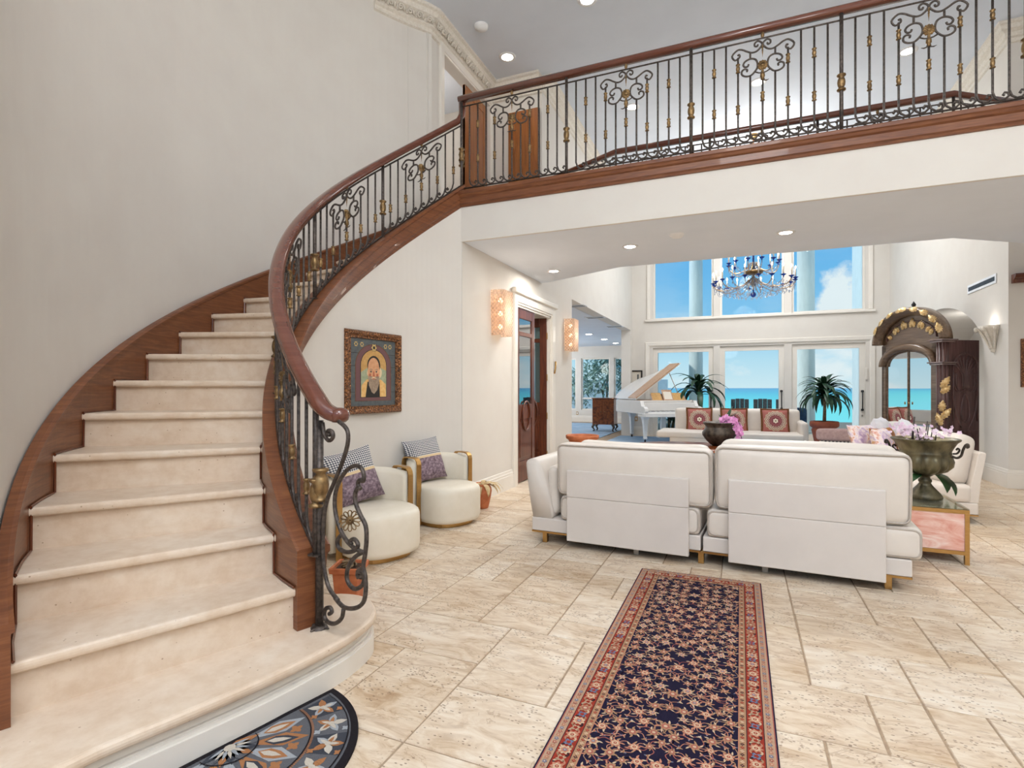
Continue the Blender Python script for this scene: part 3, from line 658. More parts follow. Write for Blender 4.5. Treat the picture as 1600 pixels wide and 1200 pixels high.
# bullnosed starting step
nose = [(-1.90, .62), (-1.83, .95), (-1.81, 1.06), (-1.74, 1.28), (-1.69, 1.45), (-1.65, 1.62), (-1.615, 1.84), (-1.61, 2.0), (-1.64, 2.16), (-1.72, 2.27), (-1.84, 2.345), (-1.99, 2.33), (-2.12, 2.22)]
back = [(-2.2, 2.1), (-2.45, 1.2), (-2.26, .75), (-2.2, .62)]
poly1 = [(p[0], p[1]) for p in smooth2(nose, 4)]+back
MB().prism(poly1, RISE-.045, RISE).build('tread', 'stone', stair, world=True, bevel=.018, seg=3)
def inset(P, d):
    out = []; N = len(P)
    for i in range(N):
        a, b, c = Vector(P[i-1]), Vector(P[i]), Vector(P[(i+1) % N]); t = (c-a).normalized(); out.append((b.x-t.y*d, b.y+t.x*d))
    return out
base1 = MB().prism(inset(poly1, .045), 0, RISE-.045, 0, True).prism(inset(poly1, .012), 0, .088, 0, True).prism(inset(poly1, .022), .088, .1, 0, True).prism(inset(poly1, .034), .1, .108, 0, True)
base1.build('starting_step_base', 'trimw', stair, world=True, merge=False)['label'] = 'white moulded base of the lowest step'
# inner string
SP = [(2.18, -.24), (2.18, .183), (2.17, .19), (2.03, .19), (2.02, .183), (2.02, .155), (2.035, .14), (2.042, .06), (2.05, .05), (2.055, .015), (2.068, .0), (2.08, -.035), (2.09, -.045), (2.09, -.24)]
def helix(prof, t0, t1, n, zmin=0):
    fr = []; V = []; F = []; k = len(prof)
    for i in range(n+1):
        t = t0+(t1-t0)*i/n
        for r, b in prof:
            p = spt(t, r); V.append((p.x, p.y, max(zmin, p.z+b)))
    for i in range(n):
        for j in range(k): F.append((i*k+j, i*k+(j+1) % k, (i+1)*k+(j+1) % k, (i+1)*k+j))
    F += [tuple(range(k-1, -1, -1)), tuple(n*k+j for j in range(k))]
    return MB().add(V, F)
def addhelix(mb, *a): h = helix(*a); return mb.add(h.v, h.f, 0, False)
SPc = [(2.185, .17), (2.185, .185), (2.175, .195), (2.03, .195), (2.018, .185), (2.018, .165)]
ins = helix(SP, 1.93, 17.03, 110, RISE+.001)
ins.build('inner_string', 'wood', stair, world=True, merge=False)
ob = helix([(3.135, -.34), (3.135, .13), (3.125, .135), (3.125, .155), (3.14, .165), (3.172, .165), (3.172, -.34)], 1.9, 18.2, 110, RISE+.001)
ob.build('wall_string', 'wood', stair, world=True, merge=False)
for r, rr in ((2.188, .006), (3.128, .006)):      # thin dark bead that follows the steps
    mb = MB()
    for n in range(2, 18):
        P = [spt(n, r, n*RISE+.004), spt(n+.5, r, n*RISE+.004), spt(n+1, r, n*RISE+.004), spt(n+1.02, r, (n+1)*RISE)]
        mb.tube(P, rr, 4)
    mb.build('step_bead', 'doordark', stair, world=True, merge=False)
# wooden band along the bridge
BAND = [(0, 3.235), (.028, 3.24), (.034, 3.262), (.05, 3.275), (.052, 3.345), (.07, 3.36), (.078, 3.385), (.09, 3.395), (.092, 3.43), (.085, 3.44), (0, 3.44)]
BAND = [(a, 3.23+(b-3.235)*.155/.205) for a, b in BAND]
mb = MB().sweep(BAND, [((-2.80, 5.13, 0), (0, -1, 0), (0, 0, 1)), ((5.4, 5.13, 0), (0, -1, 0), (0, 0, 1))])
struct(mb.build('trim_11', 'wood', merge=False), 'mahogany band along the edge of the bridge')
mb = MB()
for a, b in (((-2.6, 7.66), (-1.45, 7.07)), ((-1.45, 7.07), (2.05, 7.07)), ((2.05, 7.07), (2.95, 7.7))):
    d = (Vector(b)-Vector(a)).normalized(); q = (-d.y, d.x, 0)
    mb.sweep([(c-.03, e) for c, e in BAND], [((*a, 0), q, (0, 0, 1)), ((*b, 0), q, (0, 0, 1))])
struct(mb.build('trim_12', 'wood', merge=False))

# ------------------------------------------------------------------ wrought iron railings
S_SC = [(-.197,.105), (-.185,.098), (-.181,.122), (-.217,.142), (-.242,.1), (-.2,.058), (-.16,.063), (-.12,.088), (-.08,.106), (-.04,.098), (-.005,.06), (-.008,.035), (-.035,.016), (-.06,.03), (-.06,.055), (-.042,.06), (-.037,.046)]
C_SC = [(-.11,.2), (-.117,.217), (-.14,.217), (-.152,.195), (-.134,.168), (-.092,.155), (-.055,.17), (-.04,.205), (-.042,.245), (-.062,.275), (-.092,.3), (-.132,.3), (-.162,.28), (-.163,.25), (-.142,.235), (-.12,.245), (-.124,.262)]
FOOT = [(0, .062), (.012, .026), (.034, .009), (.058, .011), (.075, .028), (.071, .047), (.054, .052), (.047, .04), (.056, .034)]
COL = [(.007, -.034), (.0165, -.032), (.0165, -.027), (.009, -.022), (.0135, -.012), (.015, 0), (.0135, .012), (.009, .022), (.0165, .027), (.0165, .032), (.007, .034)]
FOOT = [(a*1.28, .004+b*1.22) for a, b in FOOT]
def collar(Mp, s, v, k, parent, name='collar', mt='gold'):
    p = Mp(s, v); return MB().lathe([(r*k, z*k) for r, z in COL], 10, p).build(name, mt, parent, world=True, merge=False)
def rosette(c, A, B, N, r, parent, mt='gold', name='rosette'):
    """round flower boss facing both ways"""
    c, A, B, N = Vector(c), Vector(A), Vector(B), Vector(N); mb = MB(); K = 48
    for sg in (1, -1):
        rings = []
        for rr, h in ((0, .012), (.25, .012), (.32, .004), (.62, .009), (.85, .008), (1, 0)):
            rings.append([c+(A*cos(TAU*k/K)+B*sin(TAU*k/K))*r*rr*(1+(.07*cos(TAU*k/K*12) if rr > .7 else 0))+N*sg*h*(1+.7*cos(TAU*k/K*12)*(rr > .3)) for k in range(K)])
        V = [p for q in rings for p in q]; F = [(i*K+k, i*K+(k+1) % K, (i+1)*K+(k+1) % K, (i+1)*K+k) for i in range(len(rings)-1) for k in range(K)]
        mb.add(V, F, 0, True)
    return mb.build(name, mt, parent, world=True, merge=False)
def line(Mp, P, k=1): return [Mp(s, v) for s, v in P]
def rail_panel(root, Mp, s0, q, n, H, d, kv=1.0, ks=1.0, cols=(.22, .58), ornament=True, ends=True, simple=False, skip_last=False):
    """n spacings of q from post at s0 to the next post"""
    c = n//2; rod = .0088
    for i in range(0 if ends else 1, n+(0 if skip_last else 1)):
        s = s0+i*q
        if i in (0, n):
            if not ends: continue
            mb = MB().tube([Mp(s, -.034 if kv == 1 else -.012), Mp(s, H*.3), Mp(s, H*.7), Mp(s, H+.07)], .0145, 8)
            p = Mp(s, -.032 if kv == 1 else -.012); mb.box(p[0]-.03, p[0]+.03, p[1]-.02, p[1]+.02, p[2]-.004, p[2]+.006)
            o = mb.build('post', 'iron', root, world=True, merge=False); collar(Mp, s, H*.42, 2.0, o); continue
        j = i-c; orn = ornament and abs(j) <= 2; top = H
        mb = MB()
        if orn and abs(j) == 2: top = H-.125*kv
        if orn and abs(j) == 1:
            top = H-.298*kv; mb.tube([Mp(s, H-.1*kv), Mp(s, H-.156*kv)], rod, 5)
        if orn and j == 0: top = H-.36*kv
        ft = [] if simple else [(s+a*d*ks, b) for a, b in FOOT]
        ft = [(s, v) for v in (top, (top+.06)/2)]+(ft or [(s, 0)])
        mb.tube(line(Mp, ft), rod, 5)
        o = mb.build('baluster', 'iron', root, world=True, merge=False)
        if simple: continue
        isc = (abs(j) == 2) if (orn) else False
        if orn and j == 0: collar(Mp, s, H-(.5 if kv == 1 else .44)*kv, 1.12, o)
        elif isc or (abs(j) == 4):
            for w in cols:
                if w < .3 and isc and kv < 1: continue
                collar(Mp, s, H-w*(kv if w > .3 else 1), 1.12, o)
    if ornament:
        s = s0+c*q; mb = MB()
        for sg in (1, -1):
            mb.tube(line(Mp, [(s+sg*a*ks, H-b*kv) for a, b in [tuple(p) for p in smooth2(S_SC, 3)]]), .0082, 6)
            mb.tube(line(Mp, [(s+sg*a*ks, H-b*kv) for a, b in [tuple(p) for p in smooth2(C_SC, 3)]]), .0082, 6)
        mb.tube(line(Mp, [(s+a*ks, H-b*kv) for a, b in [(-.062,.275), (-.03,.291), (0,.296), (.03,.291), (.062,.275)]]), .006, 6)
        for sg in (1, -1): mb.tube(line(Mp, [(s+sg*a*ks, H-b*kv) for a, b in [(.004,.33), (.014,.362), (.032,.366), (.05,.36)]]), [.006, .006, .005, .002], 5)
        o = mb.build('scroll', 'iron', root, world=True, merge=False)
        c0 = Vector(Mp(s, H-.23*kv)); t = (Vector(Mp(s+.01, H))-Vector(Mp(s, H))); t.z = 0; t.normalize(); N = t.cross(Vector((0, 0, 1)))
        rosette(c0, t, (0, 0, 1), N, .043*kv, o)
        p = Mp(s, H-.36*kv); MB().lathe([(.006, 0), (.014, .004), (.011, .02), (.02, .03), (.018, .055), (.009, .07), (.012, .08), (.005, .1)], 8, p).build('bud', 'gold', o, world=True, merge=False)
        p = Mp(s, H-.165*kv); MB().lathe([(.0005, 0), (.003, .03), (.006, .05), (.004, .055), (.008, .065), (.004, .07), (.009, .085), (.004, .092), (.009, .105)], 8, p).build('drop', 'gold', o, world=True, merge=False)
        p = Mp(s, H+.03); MB().lathe([(.004, -.03), (.008, -.026), (.014, -.012), (.015, 0), (.013, .012), (.006, .024)], 10, p).build('finial', 'gold', o, world=True, merge=False)
HR = [(a*1.14, b*.95) for a, b in [(-.036, -.012), (-.03, -.028), (-.022, -.034), (.022, -.034), (.03, -.028), (.036, -.012), (.037, .008), (.03, .024), (.015, .033), (-.015, .033), (-.03, .024), (-.037, .008)]]
# stair railing
RR = 2.106
SQ = .381; H1 = .65
T_TOP, T_BOT = 17.05, 1.81
def Ms(s, v):          # s in metres along the rail measured downward from the top newel
    t = T_TOP-s/.0972*SQ; p = spt(t, RR); return (p.x, p.y, p.z+.195+v)
sr = thing('stair_railing', 'curving wrought iron stair railing with polished wooden handrail', 'railing', (-1.79, 1.95, RISE))
for k in range(4):
    rail_panel(sr, Ms, k*.972, .0972, 10, H1, 1, .92, 1.0, (.47,), ends=True, skip_last=(k < 3))
mb = MB(); P = [Ms(.972*4*i/120, .004) for i in range(121)]; mb.tube(P, .008, 6); mb.build('bottom_bar', 'iron', sr, world=True, merge=False)
mb = MB(); P = [Ms(.972*4*i/120, H1) for i in range(121)]; mb.tube(P, .008, 6); mb.build('top_bar', 'iron', sr, world=True, merge=False)
# handrail with volute below and gooseneck above
P = []
for i in range(2, 170):
    t = T_TOP-(T_TOP-1.75)*i/170; p = spt(t, RR); P.append(Vector((p.x, p.y, p.z+.91)))
hz = 1.178
tail = []
for i in range(13):
    u = i/12; t = 1.75-u*.40; p = spt(t, RR-.05*u*u); z0_ = 1.75*RISE+.91
    tail.append(Vector((p.x, p.y, hz+(z0_-hz)*(2*u**3-3*u**2+1)-.40*RISE*(u**3-2*u**2+u))))
_h = spt(17.0, RR)
top = [Vector((_h.x+.012, _h.y+.012, z)) for z in (4.41, 4.35, 4.28)]+[Vector((_h.x+.006, _h.y+.006, 4.225))]
path = top+P+tail
def rail_frames(P):
    fr = []
    for i, p in enumerate(P):
        t = (P[min(i+1, len(P)-1)]-P[max(i-1, 0)]).normalized()
        h = Vector((t.x, t.y, 0)); h = h.normalized() if h.length > .05 else Vector((-.55, -.83, 0)); A = Vector((-h.y, h.x, 0)); B = A.cross(t) if t.z < 0.999 else Vector((0, 0, 1))
        B = t.cross(A); B = -B if B.z < 0 else B; fr.append((p, A, B))
    return fr
mb = MB().sweep(HR, rail_frames(path), 0, True)
e = path[-1]; mb.lathe([(0, -.034), (.03, -.034), (.042, -.022), (.048, 0), (.042, .02), (.022, .031), (0, .033)], 18, e)
mb.build('handrail', 'rail', sr, world=True, merge=False)
# lyre shaped scrollwork below the end of the handrail
NWX = Vector((-1.79, 1.95, 0)); wd = Vector((.941, -.337, 0))
def on_plane(px, py):
    """a point of the scroll plane seen at a picture position (used only to take its outline)"""
    u = (px-800)/f; R = Vector((.921, .3896, 0)); F = Vector((FX, FY, 0)); dr = F+R*u
    n = Vector((-wd.y, wd.x, 0)); d = NWX.dot(n)/dr.dot(n); q = dr*d
    return Vector((q.x, q.y, CAMZ+d*(606-py)/f))
def L4(P): return [on_plane(400+x/3, 560+y/3) for x, y in P]
def L3(P): return [on_plane(380+x/2.857, 780+y/2.857) for x, y in P]
curves = [
    L4([(388,296), (415,318), (431,350), (428,410), (400,500), (365,585), (335,660), (320,740), (314,850), (318,970), (340,1070), (385,1135)])+L3([(410,440), (450,482), (500,486), (535,462), (547,410), (545,350), (535,315), (515,318), (512,340), (527,348), (536,335)]),
    L4([(490,612), (478,590), (486,570), (502,575), (505,545), (492,512), (462,503), (425,525), (392,575), (372,635), (370,700), (384,770), (412,835), (455,885), (500,908)]),
    L4([(482,600), (466,630), (468,680), (490,735), (514,785), (518,850), (512,915), (503,975), (512,1020), (514,1060)]),
    L4([(402,825), (384,850), (388,888), (425,908), (466,898), (478,872), (462,848), (443,855), (448,872)]),
    L4([(510,905), (465,930), (432,980), (428,1040), (460,1080), (498,1064), (508,1025), (492,1000), (476,1010), (482,1030)]),
    L4([(312,300), (320,355), (340,385), (360,372), (358,345), (340,338), (334,354), (346,358)]),
    L3([(355,585), (440,545), (447,500), (432,476), (410,440)]) if False else L3([(448,490), (440,530), (410,555), (378,548), (362,520), (368,490), (388,484), (396,502), (384,512)]),
]
mb = MB()
for c in curves: mb.tube(smooth2(c, 4), .0095, 8)
mb.build('scroll', 'iron', sr, world=True, merge=False)
rc = L4([(440, 760)])[0]; mb = MB(); RA, RB, RN = Vector((.769, .64, 0)), Vector((0, 0, 1)), Vector((.64, -.769, 0))
for k in range(12):
    d_ = RA*cos(TAU*k/12)+RB*sin(TAU*k/12); s_ = RA*-sin(TAU*k/12)+RB*cos(TAU*k/12)
    mb.tube([rc+d_*(.030+.015*cos(TAU*q/10))+s_*(.0075*sin(TAU*q/10)*(1+.25*cos(TAU*q/10)))+RN*.006*cos(TAU*q/10) for q in range(10)], .0026, 5, closed=True)
for r_, w_ in ((.0145, .004), (.007, .007)): mb.tube([rc+(RA*cos(TAU*q/16)+RB*sin(TAU*q/16))*r_ for q in range(16)], w_, 6, closed=True)
mb.build('rosette', 'gold', sr, world=True, merge=False)
mb = MB().lathe([(.04, 0), (.035, .01), (.02, .014)], 10, (-1.79, 1.95, RISE)).tube([(-1.79, 1.95, RISE), (-1.79, 1.95, 1.15)], .0185, 8)
for a in range(4): mb.tube([(-1.79, 1.95, RISE+.006), (-1.79+.055*cos(a*pi/2), 1.95+.055*sin(a*pi/2), RISE+.006)], [.014, .004], 6)
nw = mb.build('newel_post', 'iron', sr, world=True, merge=False)
MB().lathe([(.018, -.075), (.036, -.07), (.036, -.062), (.022, -.052), (.034, -.03), (.038, 0), (.034, .035), (.022, .055), (.037, .066), (.037, .076), (.018, .08)], 14, on_plane(501, 758) + Vector((0, 0, 0))).build('collar', 'gold', nw, world=True, merge=False)

# bridge railing (front)
BX0, BQ, H2 = -2.745, .0973, .88
def Mbr(s, v): return (BX0+s, 5.105, 3.42+v)
br = thing('bridge_railing', 'wrought iron railing along the front edge of the upper bridge', 'railing', (BX0, 5.1, 3.385))
for k in range(5):
    n = 12 if k < 4 else 10
    rail_panel(br, Mbr, k*12*BQ, BQ, n, H2, 1, ends=True, skip_last=(k < 4))
Lb = (48+10)*BQ
MB().tube([Mbr(0, .004), Mbr(Lb, .004)], .008, 6).build('bottom_bar', 'iron', br, world=True, merge=False)
MB().tube([Mbr(0, H2), Mbr(Lb, H2)], .008, 6).build('top_bar', 'iron', br, world=True, merge=False)
MB().sweep(HR, [((BX0-.03, 5.11, 4.385), (0, -1, 0), (0, 0, 1)), ((BX0+Lb, 5.11, 4.385), (0, -1, 0), (0, 0, 1))], 0, True).build('handrail', 'rail', br, world=True, merge=False)
# bridge railing (rear, splayed ends)
rr_ = thing('bridge_railing', 'far railing of the bridge with splayed ends, seen behind the front balusters', 'railing', (0, 7.02, 3.385))
cor = [Vector((-2.55, 7.56, 0)), Vector((-1.5, 7.03, 0)), Vector((2.06, 7.03, 0)), Vector((2.85, 7.58, 0))]
for k in range(3):
    a, b = cor[k], cor[k+1]; d = (b-a); L = d.length; d.normalize(); n = round(L/.0973); q = L/n
    def Mr(s, v, a=a, d=d): p = a+d*s; return (p.x, p.y, 3.42+v)
    if k == 1:
        for h in range(3): rail_panel(rr_, Mr, h*12*q, q, 12 if h < 2 else n-24, H2, 1, ends=True, skip_last=h < 2, cols=())
    else: rail_panel(rr_, Mr, 0, q, n, H2, 1, ends=False, simple=True, ornament=False)
MB().sweep(HR, [((p.x, p.y, 4.385), ((-1 if False else 0), -1, 0), (0, 0, 1)) for p in cor], 0, True).build('handrail', 'rail', rr_, world=True, merge=False)
MB().tube([(p.x, p.y, 4.30) for p in cor], .008, 6).build('top_bar', 'iron', rr_, world=True, merge=False)
MB().tube([(p.x, p.y, 3.424) for p in cor], .008, 6).build('bottom_bar', 'iron', rr_, world=True, merge=False)

# ------------------------------------------------------------------ flat pattern drawing (rug, mat, painting)
class Dec(MB):
    """thin coloured shapes on a plane; fn(x, y, h) -> 3d"""
    def __init__(s, fn, step=.0004): MB.__init__(s); s.fn = fn; s.h = 0; s.st = step
    def poly(s, P, m, lay=None):
        h = s.h if lay is None else lay*s.st
        return s.add([s.fn(p[0], p[1], h) for p in P], [tuple(range(len(P)))], m)
    def rect(s, x0, x1, y0, y1, m, lay): return s.poly([(x0, y0), (x1, y0), (x1, y1), (x0, y1)], m, lay)
    def disc(s, x, y, r, m, lay, n=12, pet=0, amp=.2, rot=0, sx=1):
        N = pet*4 if pet else n
        return s.poly([(x+sx*r*(1+(amp*cos(pet*(TAU*k/N)) if pet else 0))*cos(TAU*k/N+rot), y+r*(1+(amp*cos(pet*(TAU*k/N)) if pet else 0))*sin(TAU*k/N+rot)) for k in range(N)], m, lay)
    def ribbon(s, P, w, m, lay):
        P = [Vector((p[0], p[1])) for p in P]; N = len(P); L = []; R = []
        for i, p in enumerate(P):
            t = (P[min(i+1, N-1)]-P[max(i-1, 0)]).normalized(); q = Vector((-t.y, t.x))*(w/2)*(1-.6*abs(2*i/(N-1)-1)**3); L.append(p+q); R.append(p-q)
        V = [s.fn(p.x, p.y, lay*s.st) for p in L]+[s.fn(p.x, p.y, lay*s.st) for p in R]
        return s.add(V, [(i, i+1, N+i+1, N+i) for i in range(N-1)], m)
    def leaf(s, x, y, a, L, w, m, lay):
        c, q = cos(a), sin(a); P = [(0, 0), (.3, .5), (.65, .42), (1, 0), (.65, -.42), (.3, -.5)]
        return s.poly([(x+(u*L)*c-(v*w)*q, y+(u*L)*q+(v*w)*c) for u, v in P], m, lay)

# ------------------------------------------------------------------ runner rug
def rug():
    W, Lr = .775, 3.2; Y1 = 3.925; X0 = -.65
    mats = ['r_navy', 'r_edge', 'r_cream', 'r_salmon', 'r_rose', 'r_red', 'r_beige', 'r_blue', 'r_tan', 'r_dark']
    NV, ED, CRM, SAL, ROS, RED, BEI, BLU, TAN, DRK = range(10)
    d = Dec(lambda x, y, h: (x, y, .0085+h), .00022); rnd = random.Random(7)
    d.box(0, W, 0, Lr, 0.0005, .0085, ED)
    e = .006; d.rect(e, W-e, e, Lr-e, ROS, 1); d.rect(.01, W-.01, .01, Lr-.01, BEI, 2); d.rect(.042, W-.042, .042, Lr-.042, DRK, 3)
    d.rect(.045, W-.045, .045, Lr-.045, RED, 4); d.rect(.102, W-.102, .102, Lr-.102, DRK, 5); d.rect(.105, W-.105, .105, Lr-.105, TAN, 6)
    B = .133; d.rect(B-.003, W-B+.003, B-.003, Lr-B+.003, SAL, 7); d.rect(B, W-B, B, Lr-B, NV, 8)
    def flower(x, y, r, lay=12):
        k = rnd.random(); c1, c2, c3 = (SAL, CRM, RED) if k < .35 else ((TAN, ROS, CRM) if k < .65 else (CRM, SAL, BLU))
        ph = rnd.random()*6
        d.disc(x, y, r, c1, lay, pet=rnd.choice((6, 7, 8)), amp=.2, rot=ph); d.disc(x, y, r*.66, c2, lay+1, pet=6, amp=.18, rot=ph+.4); d.disc(x, y, r*.34, c3, lay+2, n=8); d.disc(x, y, r*.15, CRM, lay+3, n=6)
    # guard stripes and main border
    def band(c, step, fnc):
        n = int((Lr-2*c)/step)
        for i in range(n+1):
            y = c+(Lr-2*c)*i/n
            for x in (c, W-c): fnc(x, y, i)
        n = int((W-2*c)/step)
        for i in range(1, n):
            x = c+(W-2*c)*i/n
            for y in (c, Lr-c): fnc(x, y, i)
    band(.026, .022, lambda x, y, i: (d.disc(x, y, .0075, (ROS, BLU, SAL)[i % 3], 9, pet=5, amp=.3), d.disc(x, y, .003, CRM, 10, n=6)))
    band(.119, .02, lambda x, y, i: (d.disc(x, y, .0065, (RED, DRK, CRM)[i % 3], 9, pet=4, amp=.3), d.disc(x, y, .0025, SAL, 10, n=6)))
    def mainb(x, y, i):
        if i % 2: flower(x, y, .0215, 10)
        else:
            d.disc(x, y, .017, (BLU, BEI)[(i//2) % 2], 9, pet=4, amp=.35, rot=.7); d.disc(x, y, .008, RED, 11, pet=5)
        for q in range(4):
            a = q*pi/2+.8; d.leaf(x+.014*cos(a), y+.014*sin(a), a, .02, .009, (CRM, SAL, DRK, TAN)[(q+i) % 4], 9)
    band(.0735, .045, mainb)
    # mirrored floral field
    cx = W/2; hw = cx-B; pts = []
    def ok(x, y, r): return all((x-p[0])**2+(y-p[1])**2 > (r+p[2]+.007)**2 for p in pts)
    y = B+.09
    i = 0
    while y < Lr-B-.05:
        pts.append((0, y, .031 if i % 2 == 0 else .021)); y += .13 if i % 2 == 0 else .105; i += 1
    for r, tries in ((.026, 1100), (.018, 2400), (.0105, 5200)):
        for _ in range(tries):
            x = rnd.uniform(.03, hw-r*.8); yy = rnd.uniform(B+r, Lr-B-r)
            if ok(x, yy, r) and x-r > .004: pts.append((x, yy, r))
    big = [p for p in pts if p[2] > .015]
    for p in pts:
        near = sorted(big, key=lambda q: (q[0]-p[0])**2+(q[1]-p[1])**2)[1:3]
        for q in near:
            mx, my = (p[0]+q[0])/2, (p[1]+q[1])/2; dx, dy = q[0]-p[0], q[1]-p[1]; k = rnd.choice((-.35, .35))
            C3 = smooth2([(p[0], p[1]), (mx-dy*k, my+dx*k), (q[0], q[1])], 5)
            for sg in (1, -1): d.ribbon([(cx+sg*c[0], c[1]) for c in C3], .0032, (ROS, TAN, SAL)[int(p[1]*100) % 3], 9)
    seed = 0
    for x, yy, r in pts:
        for sg in ((1, -1) if x > 0 else (1,)):
            rnd.seed(seed)
            if r < .012:
                a = rnd.random()*6
                d.disc(cx+sg*x, yy, r*.55, (SAL, CRM, TAN, ROS)[seed % 4], 12, pet=5, amp=.3); d.disc(cx+sg*x, yy, r*.22, (RED, CRM)[seed % 2], 13, n=6)
                for q in range(3): aa = a+q*2.1; aa = aa if sg > 0 else pi-aa; d.leaf(cx+sg*x, yy, aa, r*1.35, r*.55, (CRM, TAN, BLU)[q], 10)
            else:
                flower(cx+sg*x, yy, r*.74)
                for q in range(6):
                    aa = q*TAU/6+.4+seed; aa = aa if sg > 0 else pi-aa
                    d.leaf(cx+sg*x+r*.7*cos(aa), yy+r*.7*sin(aa), aa+.7*sg, r*.8, r*.28, (CRM, TAN, SAL)[q % 3], 11)
        seed += 1
    o = d.build('runner_rug', mats, loc=(X0, Y1-Lr, 0), merge=False)
    tag(o, 'long navy patterned runner rug with red floral border on the travertine', 'rug')
    fr = MB()
    for k in range(90):
        x = .005+(W-.01)*k/89; fr.tube([(x, Lr, .004), (x+rnd.uniform(-.006, .006), Lr+.02, .003), (x+rnd.uniform(-.01, .01), Lr+.038, .002)], .0014, 4)
    q = fr.build('fringe', 'r_cream', o, merge=False); q['label'] = 'pale fringe'
rug()
# ------------------------------------------------------------------ half round doormat
def doormat():
    mats = ['m_black', 'm_slate', 'm_grey', 'm_rust', 'm_cream', 'm_navy']; BK, SL, GR, RU_, CM, NA = range(6)
    a, b = .455, .485; d = Dec(lambda x, y, h: (x, y, .012+h), .0004)
    def arc(k, n=40): return [(a*k*cos(pi*i/n), b*k*sin(pi*i/n)) for i in range(n+1)]
    d.prism([(p[0], p[1]) for p in arc(1)], .0008, .012, BK)
    d.poly([(p[0], max(.022, p[1])) for p in arc(.94)], SL, 1)
    def E(r, th): return (a*r*cos(th), .03+(b-.03)*r*sin(th))
    def sector(r0, r1, t0, t1, m, lay, n=6): d.poly([E(r0, t0+(t1-t0)*i/n) for i in range(n+1)]+[E(r1, t1-(t1-t0)*i/n) for i in range(n+1)], m, lay)
    for k in range(9):      # ring of petals
        t0, t1 = pi*k/9, pi*(k+1)/9; tm = (t0+t1)/2
        sector(.62, .90, t0+.015, t1-.015, (NA, SL)[k % 2], 2)
        for j in range(12): sector(.605+.0, .635, t0+(t1-t0)*j/12, t0+(t1-t0)*(j+.55)/12, RU_, 4, 1)
        c = E(.77, tm)
        for q in range(5):
            aa = tm+q*TAU/5; d.leaf(c[0], c[1], aa, .06, .03, (RU_, CM, GR)[(q+k) % 3], 4); d.leaf(c[0], c[1], aa, .042, .015, (CM, RU_)[q % 2], 5)
        d.disc(c[0], c[1], .012, CM, 6, n=8)
        for w in (.66, .88):
            c2 = E(w, t0+.05); d.disc(c2[0], c2[1], .012, (RU_, GR)[k % 2], 5, pet=4, amp=.3)
    for k in range(7):
        tm = pi*(k+.5)/7; P = [E(.22, tm-.12), E(.42, tm-.2), E(.60, tm), E(.42, tm+.2), E(.22, tm+.12)]
        d.poly(P, (GR, RU_)[k % 2], 3); c = E(.42, tm)
        d.leaf(*E(.26, tm), atan2((b)*sin(tm), a*cos(tm)), .12, .05, (RU_, NA)[k % 2], 4); d.leaf(*E(.28, tm), atan2(b*sin(tm), a*cos(tm)), .085, .025, CM, 5)
        tb = pi*k/7; c = E(.5, tb); d.disc(c[0], max(.03, c[1]), .02, RU_, 3, pet=4, amp=.3)
    for k in range(9):
        tm = pi*(k+.5)/9; d.leaf(0, .03, tm, .11, .034, (NA, SL, RU_)[k % 3], 6); d.leaf(0, .03, tm, .075, .014, (GR, CM)[k % 2], 7)
    d.disc(0, .04, .02, CM, 8, n=10)
    for r in (.215, .61, .905): d.ribbon([E(r, pi*i/30) for i in range(31)], .006, BK, 7)
    ang = atan2(.56, .15)
    o = d.build('doormat', mats, merge=False, loc=(-1.748+.03, 1.393, 0), rot=(0, 0, atan2(.97, .24)-pi))
    tag(o, 'half-round doormat with rust and slate flowers against the lowest step', 'doormat')
doormat()

